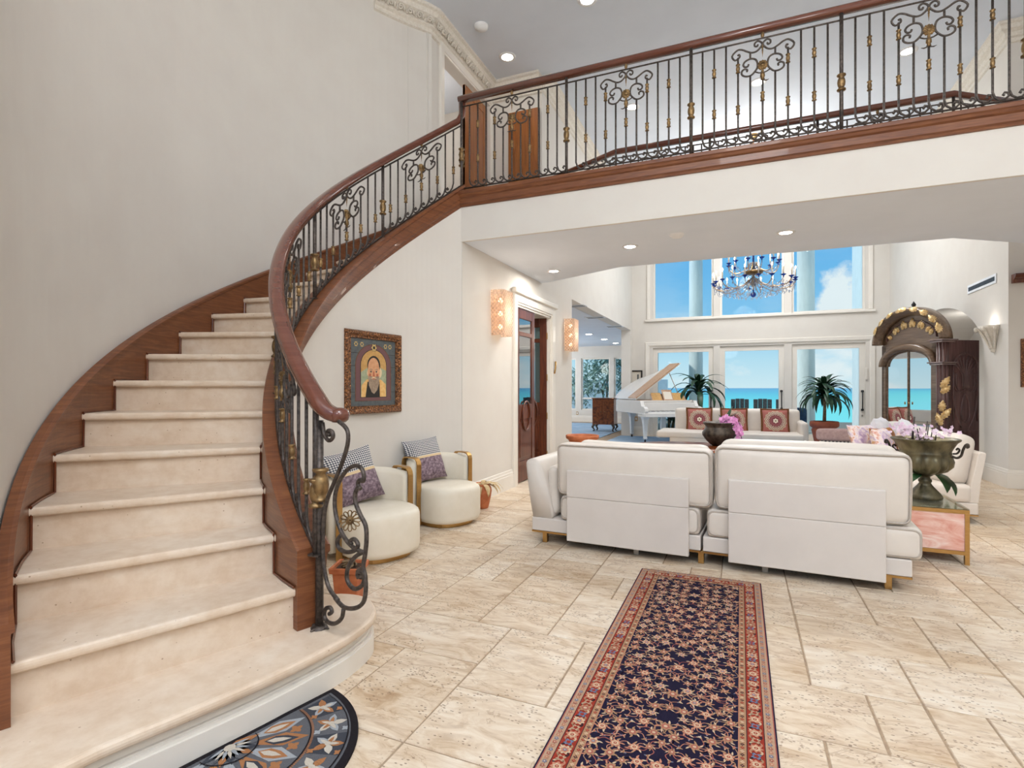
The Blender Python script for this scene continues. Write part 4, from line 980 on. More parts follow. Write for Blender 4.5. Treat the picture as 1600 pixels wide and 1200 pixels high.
# ------------------------------------------------------------------ painting on the curved wall
def painting():
    W, H = .74, .745; a = radians(175.2); c = Vector((SCX+(RU-.035)*cos(a), SCY+(RU-.035)*sin(a), 1.44))
    o = thing('framed_painting', 'arched portrait of a bearded man in a carved gilt frame on the curved wall', 'painting', c, 0, rot=(0, 0, a-pi/2))
    # local: x to the right when facing it, y towards the wall (into), z up
    w, h = W/2, H/2
    prof = [(0, .02), (0, -.012), (-.015, -.028), (-.045, -.024), (-.065, -.01), (-.085, -.012), (-.09, 0), (-.09, .02)]
    fr = []
    for sx, sz in ((-1, -1), (1, -1), (1, 1), (-1, 1)): fr.append(((sx*w, 0, sz*h), (sx, 0, sz), (0, 1, 0)))
    MB().sweep([(p*.78, q) for p, q in prof], fr, closed=True).build('frame', 'frame', o, merge=False)
    mats = ['p_slate', 'p_mauve', 'p_ochre', 'p_sky', 'p_skin', 'p_beard', 'p_robe', 'p_black', 'p_gold', 'p_paper', 'p_brown', 'p_hair', 'p_cheek']
    d = Dec(lambda x, y, l: (x*1.06, .004-l, y*1.06), .0005)
    d.rect(-.29, .29, -.29, .29, 0, 0)
    for y in (-.17, .05, .16): d.rect(-.29, .29, y, y+.004, 7, 1)
    def arch(hw, y0, ys, r, n=16): return [(-hw, y0), (hw, y0)]+[(hw*cos(pi*i/n), ys+r*sin(pi*i/n)) for i in range(n+1)]
    d.poly(arch(.225, -.245, .06, .185), 10, 2); d.poly(arch(.215, -.24, .06, .178), 1, 3); d.poly(arch(.165, -.215, .06, .14), 7, 4); d.poly(arch(.158, -.21, .06, .135), 2, 5)
    d.poly([(-.158, -.21), (.158, -.21), (.158, .02), (.06, .05), (-.06, .05), (-.158, .0)], 3, 6)
    d.poly([(-.155, -.21), (-.15, -.11), (-.09, -.06), (.09, -.06), (.15, -.10), (.155, -.21)], 6, 7)
    d.poly([(-.105, -.21), (-.08, -.08), (.07, -.08), (.075, -.21)], 7, 8)
    d.disc(-.002, .062, .083, 7, 9, n=24, sx=.98); d.disc(.045, .0, .055, 11, 9, n=16); d.disc(-.06, -.005, .03, 11, 9, n=12)
    d.disc(-.006, .040, .088, 4, 10, n=24, sx=.80); d.poly([(-.08, .03), (-.075, -.05), (-.04, -.1), (.03, -.1), (.066, -.05), (.073, .03)], 4, 11)
    d.poly([(-.072, -.03), (-.066, -.11), (-.03, -.17), (.0, -.185), (.04, -.15), (.064, -.09), (.064, -.03), (.03, -.03), (-.005, -.045), (-.04, -.03)], 5, 12)
    for sx in (-1, 1):
        d.disc(-.006+sx*.034, .008, .010, 5, 12, n=10, sx=1.3); d.disc(-.006+sx*.034, .008, .006, 7, 13, n=8); d.ribbon([(-.006+sx*.055, .022), (-.006+sx*.035, .031), (-.006+sx*.014, .022)], .008, 5, 13); d.disc(-.006+sx*.045, -.022, .014, 12, 12, n=10)
    d.poly([(-.012, .01), (.0, .01), (.008, -.03), (-.006, -.036), (-.02, -.03)], 12, 13); d.ribbon([(-.03, -.058), (-.006, -.053), (.02, -.058)], .008, 12, 14)
    d.ribbon([(-.04, -.05), (-.006, -.043), (.03, -.05)], .01, 11, 13)
    d.disc(0, .215, .033, 7, 8, n=12, pet=6, amp=.2); d.disc(0, .215, .03, 8, 9, pet=6, amp=.22); d.disc(0, .215, .014, 7, 10, n=10)
    for x in (-.215, -.145, .15, .21): d.disc(x, .235, .02, 8, 3, pet=6, amp=.2); d.disc(x, .235, .012, 0, 4, n=8)
    d.build('canvas', mats, o, merge=False)
painting()

# ------------------------------------------------------------------ barrel chairs
def chair(label, loc, rz):
    t = thing('barrel_chair', label, 'chair', loc, rz, 'white barrel chairs against the curved wall'); t.scale = (.86, .86, .97)
    # local: faces +x ; y to its left
    def D(r0, r1, n=30):   # rounded seat outline
        P = []
        for i in range(n):
            a = TAU*i/n; c, s = cos(a), sin(a); e = 2/2.7
            x = r0*(abs(c)**e)*(1 if c > 0 else -1); y = r1*(abs(s)**e)*(1 if s > 0 else -1); P.append((x, y))
        return P
    mb = MB(); N = 30
    levels = [(.0, .045), (.92, .045), (.97, .055), (1.0, .09), (1.0, .31), (.99, .34), (.965, .362), (.9, .378), (.6, .388), (0.0, .392)]
    V = []
    for k, z in levels: V += [(p[0]*k+.04, p[1]*k, z) for p in D(.37, .35, N)]
    F = [(i*N+j, i*N+(j+1) % N, (i+1)*N+(j+1) % N, (i+1)*N+j) for i in range(len(levels)-1) for j in range(N)]
    mb.add(V, F, 0, True).build('seat', 'leatherw', t)
    MB().prism([(p[0]*.8+.03, p[1]*.8) for p in D(.37, .35)], .0, .046).build('plinth', 'brass', t)
    # wrap round back
    fr = []
    for i in range(25):
        u = -1+2*i/24; a = pi+u*1.45; e = 1; h = .66-.05*abs(u)**3
        o = Vector((.05+.40*cos(a), .385*sin(a), 0)); n = Vector((cos(a), sin(a), 0)); fr.append((o, n, Vector((0, 0, h))))
    prof = [(-.055, .12), (-.05, .93), (-.035, .985), (0, 1.0), (.035, .985), (.052, .93), (.055, .12)]
    MB().sweep(prof, fr, 0, True).build('backrest', 'leatherw', t, merge=False)
    for sy in (-1, 1):
        P = [(.0, .06), (.0, .60), (.012, .635), (.04, .655), (.08, .66), (.205, .66), (.245, .652), (.27, .63), (.28, .60), (.28, .02)]
        fr = [((.03+p[0], sy*.385, p[1]), None, None) for p in P]; mb = MB(); V = []
        w, th = .028, .006
        for i, p in enumerate(P):
            a = P[max(0, i-1)]; b = P[min(len(P)-1, i+1)]; tx, tz = b[0]-a[0], b[1]-a[1]; L = sqrt(tx*tx+tz*tz) or 1; nx, nz = -tz/L, tx/L
            for dy, q in ((-w, -th), (w, -th), (w, th), (-w, th)): V.append((-.24+p[0]+nx*q, sy*.37+dy, p[1]+nz*q))
        F = [(i*4+k, i*4+(k+1) % 4, (i+1)*4+(k+1) % 4, (i+1)*4+k) for i in range(len(P)-1) for k in range(4)]+[(3, 2, 1, 0), tuple((len(P)-1)*4+k for k in range(4))]
        mb.add(V, F).build('arm_loop', 'brass', t)
    return t
chair('white barrel chair with brass arm loops, nearer the staircase newel', (-2.66, 3.50, 0), radians(-21))
chair('white barrel chair with brass arm loops, beside the dried plant pot', (-2.68, 4.61, 0), radians(-21))
def throw(name, label, w, h, t, loc, rx, rz, m, group=None, ry=0, trim=None, cat='cushion'):
    mb = MB().pillow(w, h, t)
    if trim:
        o = thing(name, label, cat, loc, 0, group, rot=(rx, ry, rz)); mb.build('cover', m, o)
        P = []
        for i in range(4):
            for k in range(8):
                u = -1+2*k/8; v = [(u, -1), (1, u), (-u, 1), (-1, -u)][i]; pin = .94 if False else 1
                P.append((v[0]*w/2*(1-.06*(1-v[1]**2)*v[0]**2), 0, v[1]*h/2*(1-.06*(1-v[0]**2)*v[1]**2)))
        MB().tube(P, .016, 6, closed=True).build('trim', trim, o)
    else: o = mb.build(name, m, loc=loc, rot=(rx, ry, rz)); tag(o, label, cat, group)
    return o
throw('throw_pillow', 'black and white check pillow with mauve velvet, on the chair nearer the staircase', .44, .44, .15, (-2.865, 3.50, .59), radians(-20), radians(70), 'pillow', 'check and velvet pillows on the barrel chairs', ry=radians(-9))
throw('throw_pillow', 'black and white check pillow with mauve velvet, on the chair beside the dried plant', .43, .43, .15, (-2.885, 4.60, .59), radians(-20), radians(70), 'pillow', 'check and velvet pillows on the barrel chairs', ry=radians(-4))
# ------------------------------------------------------------------ pots near the chairs
def pot(name, label, loc, prof, mt='terra', soil=None, n=28, cat='planter', group=None):
    t = thing(name, label, cat, loc, 0, group)
    MB().lathe(prof, n).build('pot', mt, t, merge=False)
    if soil: MB().lathe([(0, soil[1]+.01), (soil[0]*.6, soil[1]+.008), (soil[0], soil[1])], n).build('soil', 'soil', t)
    return t
def blade(mb, base, az, L, w, lift, droop, n=7, fold=.25, twist=0):
    """arching strap leaf"""
    V = []; p = Vector(base); el = lift
    for i in range(n+1):
        u = i/n; ww = w*(sin(pi*min(1, .12+u*.88))**.8)*(1-.2*u); d = Vector((cos(az)*cos(el), sin(az)*cos(el), sin(el)))
        if i: p = p+d*(L/n)
        sd = Vector((-sin(az), cos(az), 0)); nn = d.cross(sd)
        V += [p+sd*ww*.5-nn*fold*ww*.5, p, p-sd*ww*.5-nn*fold*ww*.5]; el -= droop/n
    F = []
    for i in range(n): F += [(i*3, i*3+1, i*3+4, i*3+3), (i*3+1, i*3+2, i*3+5, i*3+4)]
    return mb.add(V, F, 0, True)
t = pot('dried_plant_pot', 'terracotta jar with a dried curling plant against the wall by the door', (-2.585, 5.27, 0), [(0, 0), (.068, 0), (.078, .03), (.1, .13), (.108, .19), (.103, .22), (.088, .245), (.094, .25), (.094, .265), (.078, .262), (.07, .235)], 'terra', (.078, .235))
rn = random.Random(3)
for k in range(11):
    mb = MB(); blade(mb, (.04*cos(k*.62), .04*sin(k*.62), .245), k*.62, rn.uniform(.2, .28), .06, rn.uniform(.5, 1.1), rn.uniform(2.0, 2.9)); mb.build('leaf', 'dry', t)
t = thing('square_planter', 'small square terracotta planter behind the stair newel', 'planter', (-2.15, 2.59, 0), radians(20))
mb = MB(); V = []
for s, z in ((.06, 0), (.076, .215), (.09, .215), (.093, .25), (.08, .25), (.072, .2)): V += [(-s, -s, z), (s, -s, z), (s, s, z), (-s, s, z)]
mb.add(V, [(i*4+k, i*4+(k+1) % 4, i*4+4+(k+1) % 4, i*4+4+k) for i in range(5) for k in range(4)]+[(3, 2, 1, 0)]).build('pot', 'terra', t, bevel=.006)
mb = MB().box(-.072, .072, -.072, .072, .2, .232); mb.build('soil', 'soil', t)
for k in range(6):
    mb = MB().tube([(x*1.3-.0, y*1.3, .238+.004*i_) for i_, (x, y) in enumerate(spiral(.02*cos(k), .02*sin(k), k, .7, .01, .03, 8))], .007, 5); mb.build('dried_twist', 'bark', t, merge=False)
mb = MB().tube([(.095*1.0, .025*cos(TAU*q/12), .15+.025*sin(TAU*q/12)) for q in range(12)], .006, 5, closed=True); mb.build('ring_handle', 'terra', t)

# ------------------------------------------------------------------ near sofa (seen from behind)
def pipe_rect(mb, x0, x1, z0, z1, y, r=.007, c=.04, sag=0):
    P = []
    for (cx_, cz_, a0) in ((x1-c, z1-c, 0), (x0+c, z1-c, pi/2), (x0+c, z0+c, pi), (x1-c, z0+c, 1.5*pi)):
        for k in range(5): a = a0+pi/2*k/4; P.append((cx_+c*cos(a), y, cz_+c*sin(a)))
    if sag: P = [(x, y, z-sag*(1-((2*x-x0-x1)/(x1-x0))**2)*(1 if z > (z0+z1)/2 else 0)) for x, y, z in P]
    mb.tube(P, r, 5, closed=True)
def soft(name, parent, c, h, r, m, bulge=(.01, .01, .01), sag=0, lean=0, pipe=None, n=8):
    mb = MB().rbox(c, h, r, n, bulge)
    def fx(p):
        x, y, z = p; u = (x-c[0])/h[0]; w = (z-c[2]+h[2])/(2*h[2]); z -= sag*max(0, 1-u*u)*max(0, w); y += lean*(z-c[2]+h[2]); return (x, y, z)
    mb.v = [fx(p) for p in mb.v]; o = mb.build(name, m, parent)
    if pipe:
        mp = MB(); pipe_rect(mp, c[0]-h[0]+.012, c[0]+h[0]-.012, c[2]-h[2]+.02, c[2]+h[2]-.012, c[1]-h[1]+.006); mp.v = [fx(p) for p in mp.v]; mp.build('piping', pipe, o)
    return o
def near_sofa():
    t = thing('sofa', 'long white leather sofa seen from behind, facing the windows', 'sofa', (-1.62, 4.25, 0), radians(-3.3))
    L = 2.62; ls = 1.36
    MB().box(-.0, ls-.008, .01, 1.0, .105, .213).box(ls+.008, L, .01, 1.0, .105, .213).build('base', 'sofaback', t, bevel=.008)
    MB().box(.0, ls-.008, .012, 1.0, .09, .1045).box(ls+.008, L-.0, .012, 1.0, .09, .1045).build('brass_strip', 'brass', t)
    for s, m in ((.10, 'brass'), (.87, 'grey'), (1.35, 'brass'), (1.78, 'grey'), (2.5, 'brass')):
        o = MB().box(s-.02, s+.02, .05, .09, 0, .092).build('leg', m, t, bevel=.003)
        MB().box(s-.02, s+.02, .88, .92, 0, .092).build('leg', m, t, bevel=.003)
    soft('seat_cushion', t, (.80, .49, .315), (.545, .485, .10), .035, 'leather', (.01, .01, .012), pipe='piping')
    soft('seat_cushion', t, (2.035, .49, .315), (.64, .485, .10), .035, 'leather', (.01, .01, .012), pipe='piping')
    soft('back_cushion', t, (.83, .11, .632), (.60, .10, .215), .05, 'leather', (.01, .03, .02), .016, -.06, pipe='piping')
    soft('back_cushion', t, (2.035, .11, .652), (.585, .10, .232), .055, 'leather', (.01, .03, .02), .012, -.06, pipe='piping')
    soft('inner_cushion', t, (.84, .36, .61), (.54, .085, .24), .07, 'leather', (.01, .03, .02), .03, .05, pipe=None)
    soft('inner_cushion', t, (2.03, .36, .65), (.57, .085, .25), .07, 'leather', (.01, .03, .02), .012, .05, pipe=None)
    # flared arm
    fr = []
    for y in (0.02, .05, .5, .93, .96):
        k = .97 if y in (.02, .96) else 1; fr.append(((.09, y, .213), (k, 0, 0), (0, 0, k)))
    prof = [(-.085, 0), (.085, 0), (.075, .12), (.04, .28), (-.01, .42), (-.045, .475), (-.09, .49), (-.135, .475), (-.15, .44), (-.12, .2)]
    prof = [tuple(p) for p in smooth2(prof+[prof[0]], 3)[:-1]]
    MB().sweep(prof, fr, 0, True).build('arm', 'leather', t, merge=False)
    soft('arm_pad', t, (.165, .5, .44), (.05, .44, .2), .045, 'leather', (.01, 0, .01))
    for x0, x1, z1 in ((.33, 1.275, .635), (1.545, 2.475, .65)):
        MB().box(x0, x1, -.045, 0.0, .065, .42).box(x0, x1, -.047, 0.0, .4205, z1).build('back_panel', 'sofaback', t, bevel=.006, merge=False)
    return t
near_sofa()
# ------------------------------------------------------------------ side table and urn of orchids
t = thing('side_table', 'low brass framed side table with pink onyx sides and a glass top', 'table', (1.28, 5.26, 0), radians(-2))
mb = MB(); X, Y, Hh = .26, .30, .402; b = .014
for sx in (-1, 1):
    for sy in (-1, 1): mb.box(sx*X-b, sx*X+b, sy*Y-b, sy*Y+b, 0, Hh)
for z in (.085, Hh-.014):
    for sy in (-1, 1): mb.box(-X+b, X-b, sy*Y-b, sy*Y+b, z-b, z+b)
    for sx in (-1, 1): mb.box(sx*X-b, sx*X+b, -Y+b, Y-b, z-b, z+b)
mb.build('frame', 'brass', t, merge=False)
for sy in (-1, 1): MB().box(-X+b, X-b, sy*Y-.008, sy*Y+.008, .1, Hh-.029).build('onyx_panel', 'onyx', t)
for sx in (-1, 1): MB().box(sx*X-.008, sx*X+.008, -Y+b, Y-b, .1, Hh-.029).build('onyx_panel', 'onyx', t)
MB().box(-X-.012, X+.012, -Y-.012, Y+.012, Hh, Hh+.012).build('glass_top', 'tableglass', t)
MB().box(-X+b, X-b, -Y+b, Y-b, Hh-.016, Hh-.001).build('pale_backing', 'stone', t)  # pale sheet added under the glass so the top does not go dark
Z0 = .4145
t = thing('urn_planter', 'large patina bronze urn of pink orchids on the onyx side table', 'urn', (1.365, 5.29, Z0))
k = .47/.48
prof = [(.112, 0), (.118, .012), (.112, .03), (.098, .05), (.075, .075), (.05, .105), (.038, .125), (.045, .135), (.045, .15), (.034, .16), (.034, .175), (.05, .185), (.058, .195)]
MB().lathe(prof, 32).build('foot', 'bronze', t, merge=False)
MB().lathe([(.05, .19), (.085, .2, .05), (.135, .225, .10), (.163, .26, .12), (.17, .3, .11), (.168, .33, .07), (.168, .35), (.172, .356), (.172, .372), (.168, .378), (.182, .41), (.205, .45), (.226, .468), (.23, .476), (.226, .482), (.21, .478), (.19, .445)], 112, nfl=16).build('bowl', 'bronze', t, merge=False)
MB().lathe([(0, .45), (.195, .448)], 32).build('soil', 'soil', t)
for sg in (1, -1):
    q = radians(-23); ax = Vector((cos(q), sin(q), 0))*sg
    P = [(.17, .35), (.2, .34), (.225, .36), (.235, .40), (.25, .44), (.265, .45), (.268, .43), (.255, .425)]
    MB().tube([ax*a+Vector((0, 0, z)) for a, z in [tuple(p) for p in smooth2(P, 4)]], .009, 6).tube([ax*a+Vector((0, 0, z)) for a, z in [tuple(p) for p in smooth2([(.175, .37), (.20, .375), (.215, .40), (.205, .415), (.195, .40)], 4)]], .007, 6).build('handle', 'bronzed', t)
rn = random.Random(11)
def petals(mb, c, r, nrm, rnd, n=5, m=0):
    nrm = Vector(nrm).normalized(); a = nrm.orthogonal().normalized(); b = nrm.cross(a); ph = rnd.random()*6
    for k in range(n):
        th = ph+TAU*k/n; d = a*cos(th)+b*sin(th); s = nrm.cross(d)*.42; c = Vector(c)
        mb.add([c, c+(d*.5+s)*r+nrm*.12*r, c+d*r+nrm*.05*r, c+(d*.5-s)*r+nrm*.12*r], [(0, 1, 2, 3)], m, True)
for k in range(9):
    a = rn.random()*TAU; r = rn.uniform(.02, .13); hgt = rn.uniform(.10, .17) if k > 1 else .2
    MB().tube([(r*cos(a), r*sin(a), .45), (r*cos(a)+rn.uniform(-.02, .02), r*sin(a), .45+hgt)], .004, 5).build('stem', 'stemd', t)
for k in range(5):
    mb = MB(); a = 2.2+k*.75+rn.uniform(-.3, .3); P0 = Vector((.08*cos(a), .08*sin(a), .47))
    for j in range(15):
        u = j/14; p = P0+Vector((cos(a)*.17*u, sin(a)*.17*u, .10*sin(u*2.6)+.0)); petals(mb, p+Vector((rn.uniform(-.05, .05), rn.uniform(-.04, .04), rn.uniform(-.03, .03))), rn.uniform(.014, .023), (rn.uniform(-1, 1), -1.2, rn.uniform(0, 1)), rn)
    o = mb.build('blossom_spray', 'pinkpale', t, merge=False); o['kind'] = 'stuff'
mb = MB()
for az, L, lf, dr in ((.2, .29, .3, 2.0), (.6, .30, .5, 2.3), (-2.6, .16, .4, 2.0)): blade(mb, (.05*cos(az), .05*sin(az), .20), az, L, .125, lf, dr, 8)
mb.build('leaf', 'leaf', t, merge=False)
for az in (-.05, .22):
    mb = MB(); blade(mb, (.06*cos(az), .06*sin(az)-.02, .26), az-.35, .33, .085, .2, 2.2, 8); mb.v = [(x, y-.0, z) for x, y, z in mb.v]
# ------------------------------------------------------------------ right sofa
def right_sofa():
    t = thing('sofa', 'white leather sofa along the right side, its open end beside the urn', 'sofa', (1.17, 6.42, 0), radians(0))
    # local x 0..1 front(-x) to back(+x), y along the length
    L = 2.5
    MB().box(.03, .91, .02, L, .09, .20).build('base', 'leather', t, bevel=.01)
    MB().box(.03, .91, .02, L, .078, .0895).build('brass_strip', 'brass', t)
    for x, y in ((.1, .08), (.84, .08), (.1, L-.08), (.84, L-.08)): MB().lathe([(.022, 0), (.022, .079)], 12, (x, y, 0)).build('leg', 'grey', t)
    for k in range(2): soft('seat_cushion', t, (.43, .63+k*1.25, .285), (.43, .615, .085), .035, 'leather', (.01, .005, .012))
    fr = []
    for y in (0.03, .06, L-.06, L-.03): fr.append(((.875, y, .2), (.8, 0, 0), (0, 0, 1)))
    MB().sweep([(-.05, 0), (.05, 0), (.07, .2), (.125, .47), (.115, .485), (.06, .485), (.045, .47), (-.02, .2)], fr, 0, False).build('back_board', 'leather', t, bevel=.008)
    def cush(y, z, s, lean, rz, name='back_cushion', m='leather', th=.11, hh=.24, px=.80):
        mb = MB().rbox((0, 0, 0), (th, s, hh), .07, 8, (.03, .01, .02)); mb.xf(Matrix.Translation((px, y, z)) @ Matrix.Rotation(rz, 4, 'Z') @ Matrix.Rotation(lean, 4, 'Y')); o = mb.build(name, m, t)
    cush(.40, .60, .33, .22, .62, px=.66); cush(1.22, .60, .36, .2, 0, px=.72); cush(2.02, .60, .36, .2, 0, px=.72)
right_sofa()
for i, (x, y, z, rz, lab) in enumerate([(1.79, 7.55, .70, 75, 'white pillow standing on the right sofa behind the orchids'), (1.70, 8.25, .68, 70, 'white pillow at the far end of the right sofa')]):
    throw('white_pillow', lab, .5, .5, .2, (x, y, z), radians(-18), radians(rz), 'whitefab', 'white pillows on the right sofa')
throw('floral_pillow', 'lilac floral silk pillow leaning on the right sofa beside the urn handle', .42, .42, .16, (1.50, 7.28, .64), radians(-18), radians(62), 'floral')
throw('floral_pillow', 'pale floral pillow on the right sofa behind the urn', .4, .4, .16, (1.66, 7.0, .66), radians(-15), radians(70), 'floral')
o = throw('silk_pillow', 'lilac and amber silk pillow on the mauve chair side of the sofa', .46, .46, .17, (1.46, 8.0, .62), radians(-22), radians(40), 'floral')
throw('silk_pillow', 'amber brown silk pillow tucked behind the lilac one', .42, .42, .15, (1.62, 7.76, .62), radians(-22), radians(48), 'amber')
# mauve armchair
t = thing('armchair', 'mauve upholstered armchair with a striped open back beyond the sofas', 'armchair', (1.43, 9.6, 0), 0)
MB().rbox((0, 0, .33), (.33, .32, .09), .05, 6, (0, 0, .02)).build('seat', 'mauve', t)
MB().rbox((0, -.30, .60), (.37, .05, .085), .04, 6, (.01, .01, .01)).build('top_rail', 'mauve', t)
MB().box(-.31, .31, -.31, -.28, .40, .525).build('back_panel', 'stripe', t)
for sx in (-1, 1): MB().box(sx*.31-.025, sx*.31+.025, -.33, -.27, .0, .5).build('post', 'leatherw', t)
for sx in (-1, 1): MB().lathe([(.018, 0), (.025, .24)], 8, (sx*.28, .26, 0)).build('leg', 'walnut', t)
# ------------------------------------------------------------------ far sofa
def far_sofa():
    t = thing('sofa', 'cream sofa with patterned cushions in front of the glass doors', 'sofa', (-1.3, 11.1, .011))
    L = 2.42
    MB().rbox((L/2-.0, .5, .2), (L/2, .5, .13), .03, 6).build('base', 'leather', t)
    soft('seat_cushion', t, (.3, .42, .37), (.55, .47, .06), .04, 'leather', (.0, .0, .01)); soft('seat_cushion', t, (1.62, .42, .37), (.75, .47, .06), .04, 'leather', (.0, .0, .01))
    soft('back_cushion', t, (.62, .85, .62), (.60, .11, .24), .06, 'leather', (0, .03, .01), .0, .1); soft('back_cushion', t, (1.80, .85, .62), (.57, .11, .24), .06, 'leather', (0, .03, .01), .0, .1)
    MB().rbox((L-.04, .55, .45), (.07, .45, .2), .05, 6).build('arm', 'leather', t)
    for x in (.1, L-.1):
        for y in (.1, .9): MB().box(x-.02, x+.02, y-.02, y+.02, 0, .08).build('leg', 'brass', t)
far_sofa()
for x, lab in ((-.78, 'medallion cushion at the left end of the far sofa, partly behind the bronze bowl'), (-.12, 'medallion cushion in the middle of the far sofa beside the orchid spray'), (.62, 'medallion cushion at the right end of the far sofa, wholly visible')):
    throw('medallion_cushion', lab, .5, .5, .16, (x, 11.72, .64), radians(-14), radians(6), 'medallion', 'medallion cushions on the far sofa', trim='fringe')
# coffee table with planter
t = thing('coffee_table', 'oval wooden coffee table between the sofas', 'table', (-.55, 7.6, 0))
MB().lathe([(0, .49), (.62, .49), (.65, .505), (.65, .52), (.62, .53), (0, .53)], 40).build('tabletop', 'walnut', t).scale = (1.25, .8, 1)
for a in range(4): MB().tube([(.5*cos(a*pi/2+.8), .35*sin(a*pi/2+.8), .49), (.56*cos(a*pi/2+.8), .38*sin(a*pi/2+.8), .2), (.52*cos(a*pi/2+.8), .36*sin(a*pi/2+.8), 0)], [.04, .025, .03], 8).build('leg', 'walnut', t)
t = thing('bowl_planter', 'dark bronze bowl with a trailing magenta orchid, in front of the far sofa', 'planter', (-.265, 7.72, .5305)); t.scale = (1.05, 1.05, 1.25)
MB().lathe([(.08, 0), (.10, .01), (.15, .05), (.195, .11, .03), (.198, .14, .03), (.165, .19), (.16, .205), (.19, .235), (.197, .245), (.19, .25), (.16, .22)], 48, nfl=24).build('pot', 'bronzed', t, merge=False)
MB().lathe([(0, .225), (.162, .222)], 24).build('soil', 'soil', t)
rn = random.Random(5)
MB().tube(smooth2([(.1, 0, .22), (.14, -.02, .32), (.2, -.05, .31), (.255, -.08, .2), (.265, -.09, .03)], 5), .004, 5).build('stem', 'stemd', t)
mb = MB()
for j in range(72):
    u = j/71; P = [(.03, -.05, .24), (.12, -.07, .28), (.2, -.08, .24), (.25, -.1, .14), (.26, -.1, .0)]; q = u*4; i = min(3, int(q)); fr_ = q-i
    p = Vector(P[i]).lerp(Vector(P[i+1]), fr_)+Vector((rn.uniform(-.045, .045), rn.uniform(-.03, .03), rn.uniform(-.04, .04))); petals(mb, p, rn.uniform(.018, .03), (rn.uniform(-.6, .6), -1, rn.uniform(-.2, .8)), rn)
o = mb.build('blossom_spray', 'pink', t, merge=False); o['kind'] = 'stuff'
for az, L in ((1.2, .3), (2.4, .17), (.2, .24)):
    mb = MB(); blade(mb, (.08, -.02, .22), az, L, .05, 1.2, .8, 6); mb.build('leaf', 'leafd', t)
# terracotta bowl on the floor beyond the arm
pot('terracotta_bowl', 'wide terracotta bowl on a stand beyond the near sofa arm', (-2.15, 7.75, 0), [(.17, 0), (.18, .02), (.1, .12), (.09, .3), (.12, .40), (.17, .45), (.205, .53), (.215, .54), (.24, .555), (.245, .59), (.24, .605), (.215, .6), (.19, .5)], 'terra', (.2, .56))

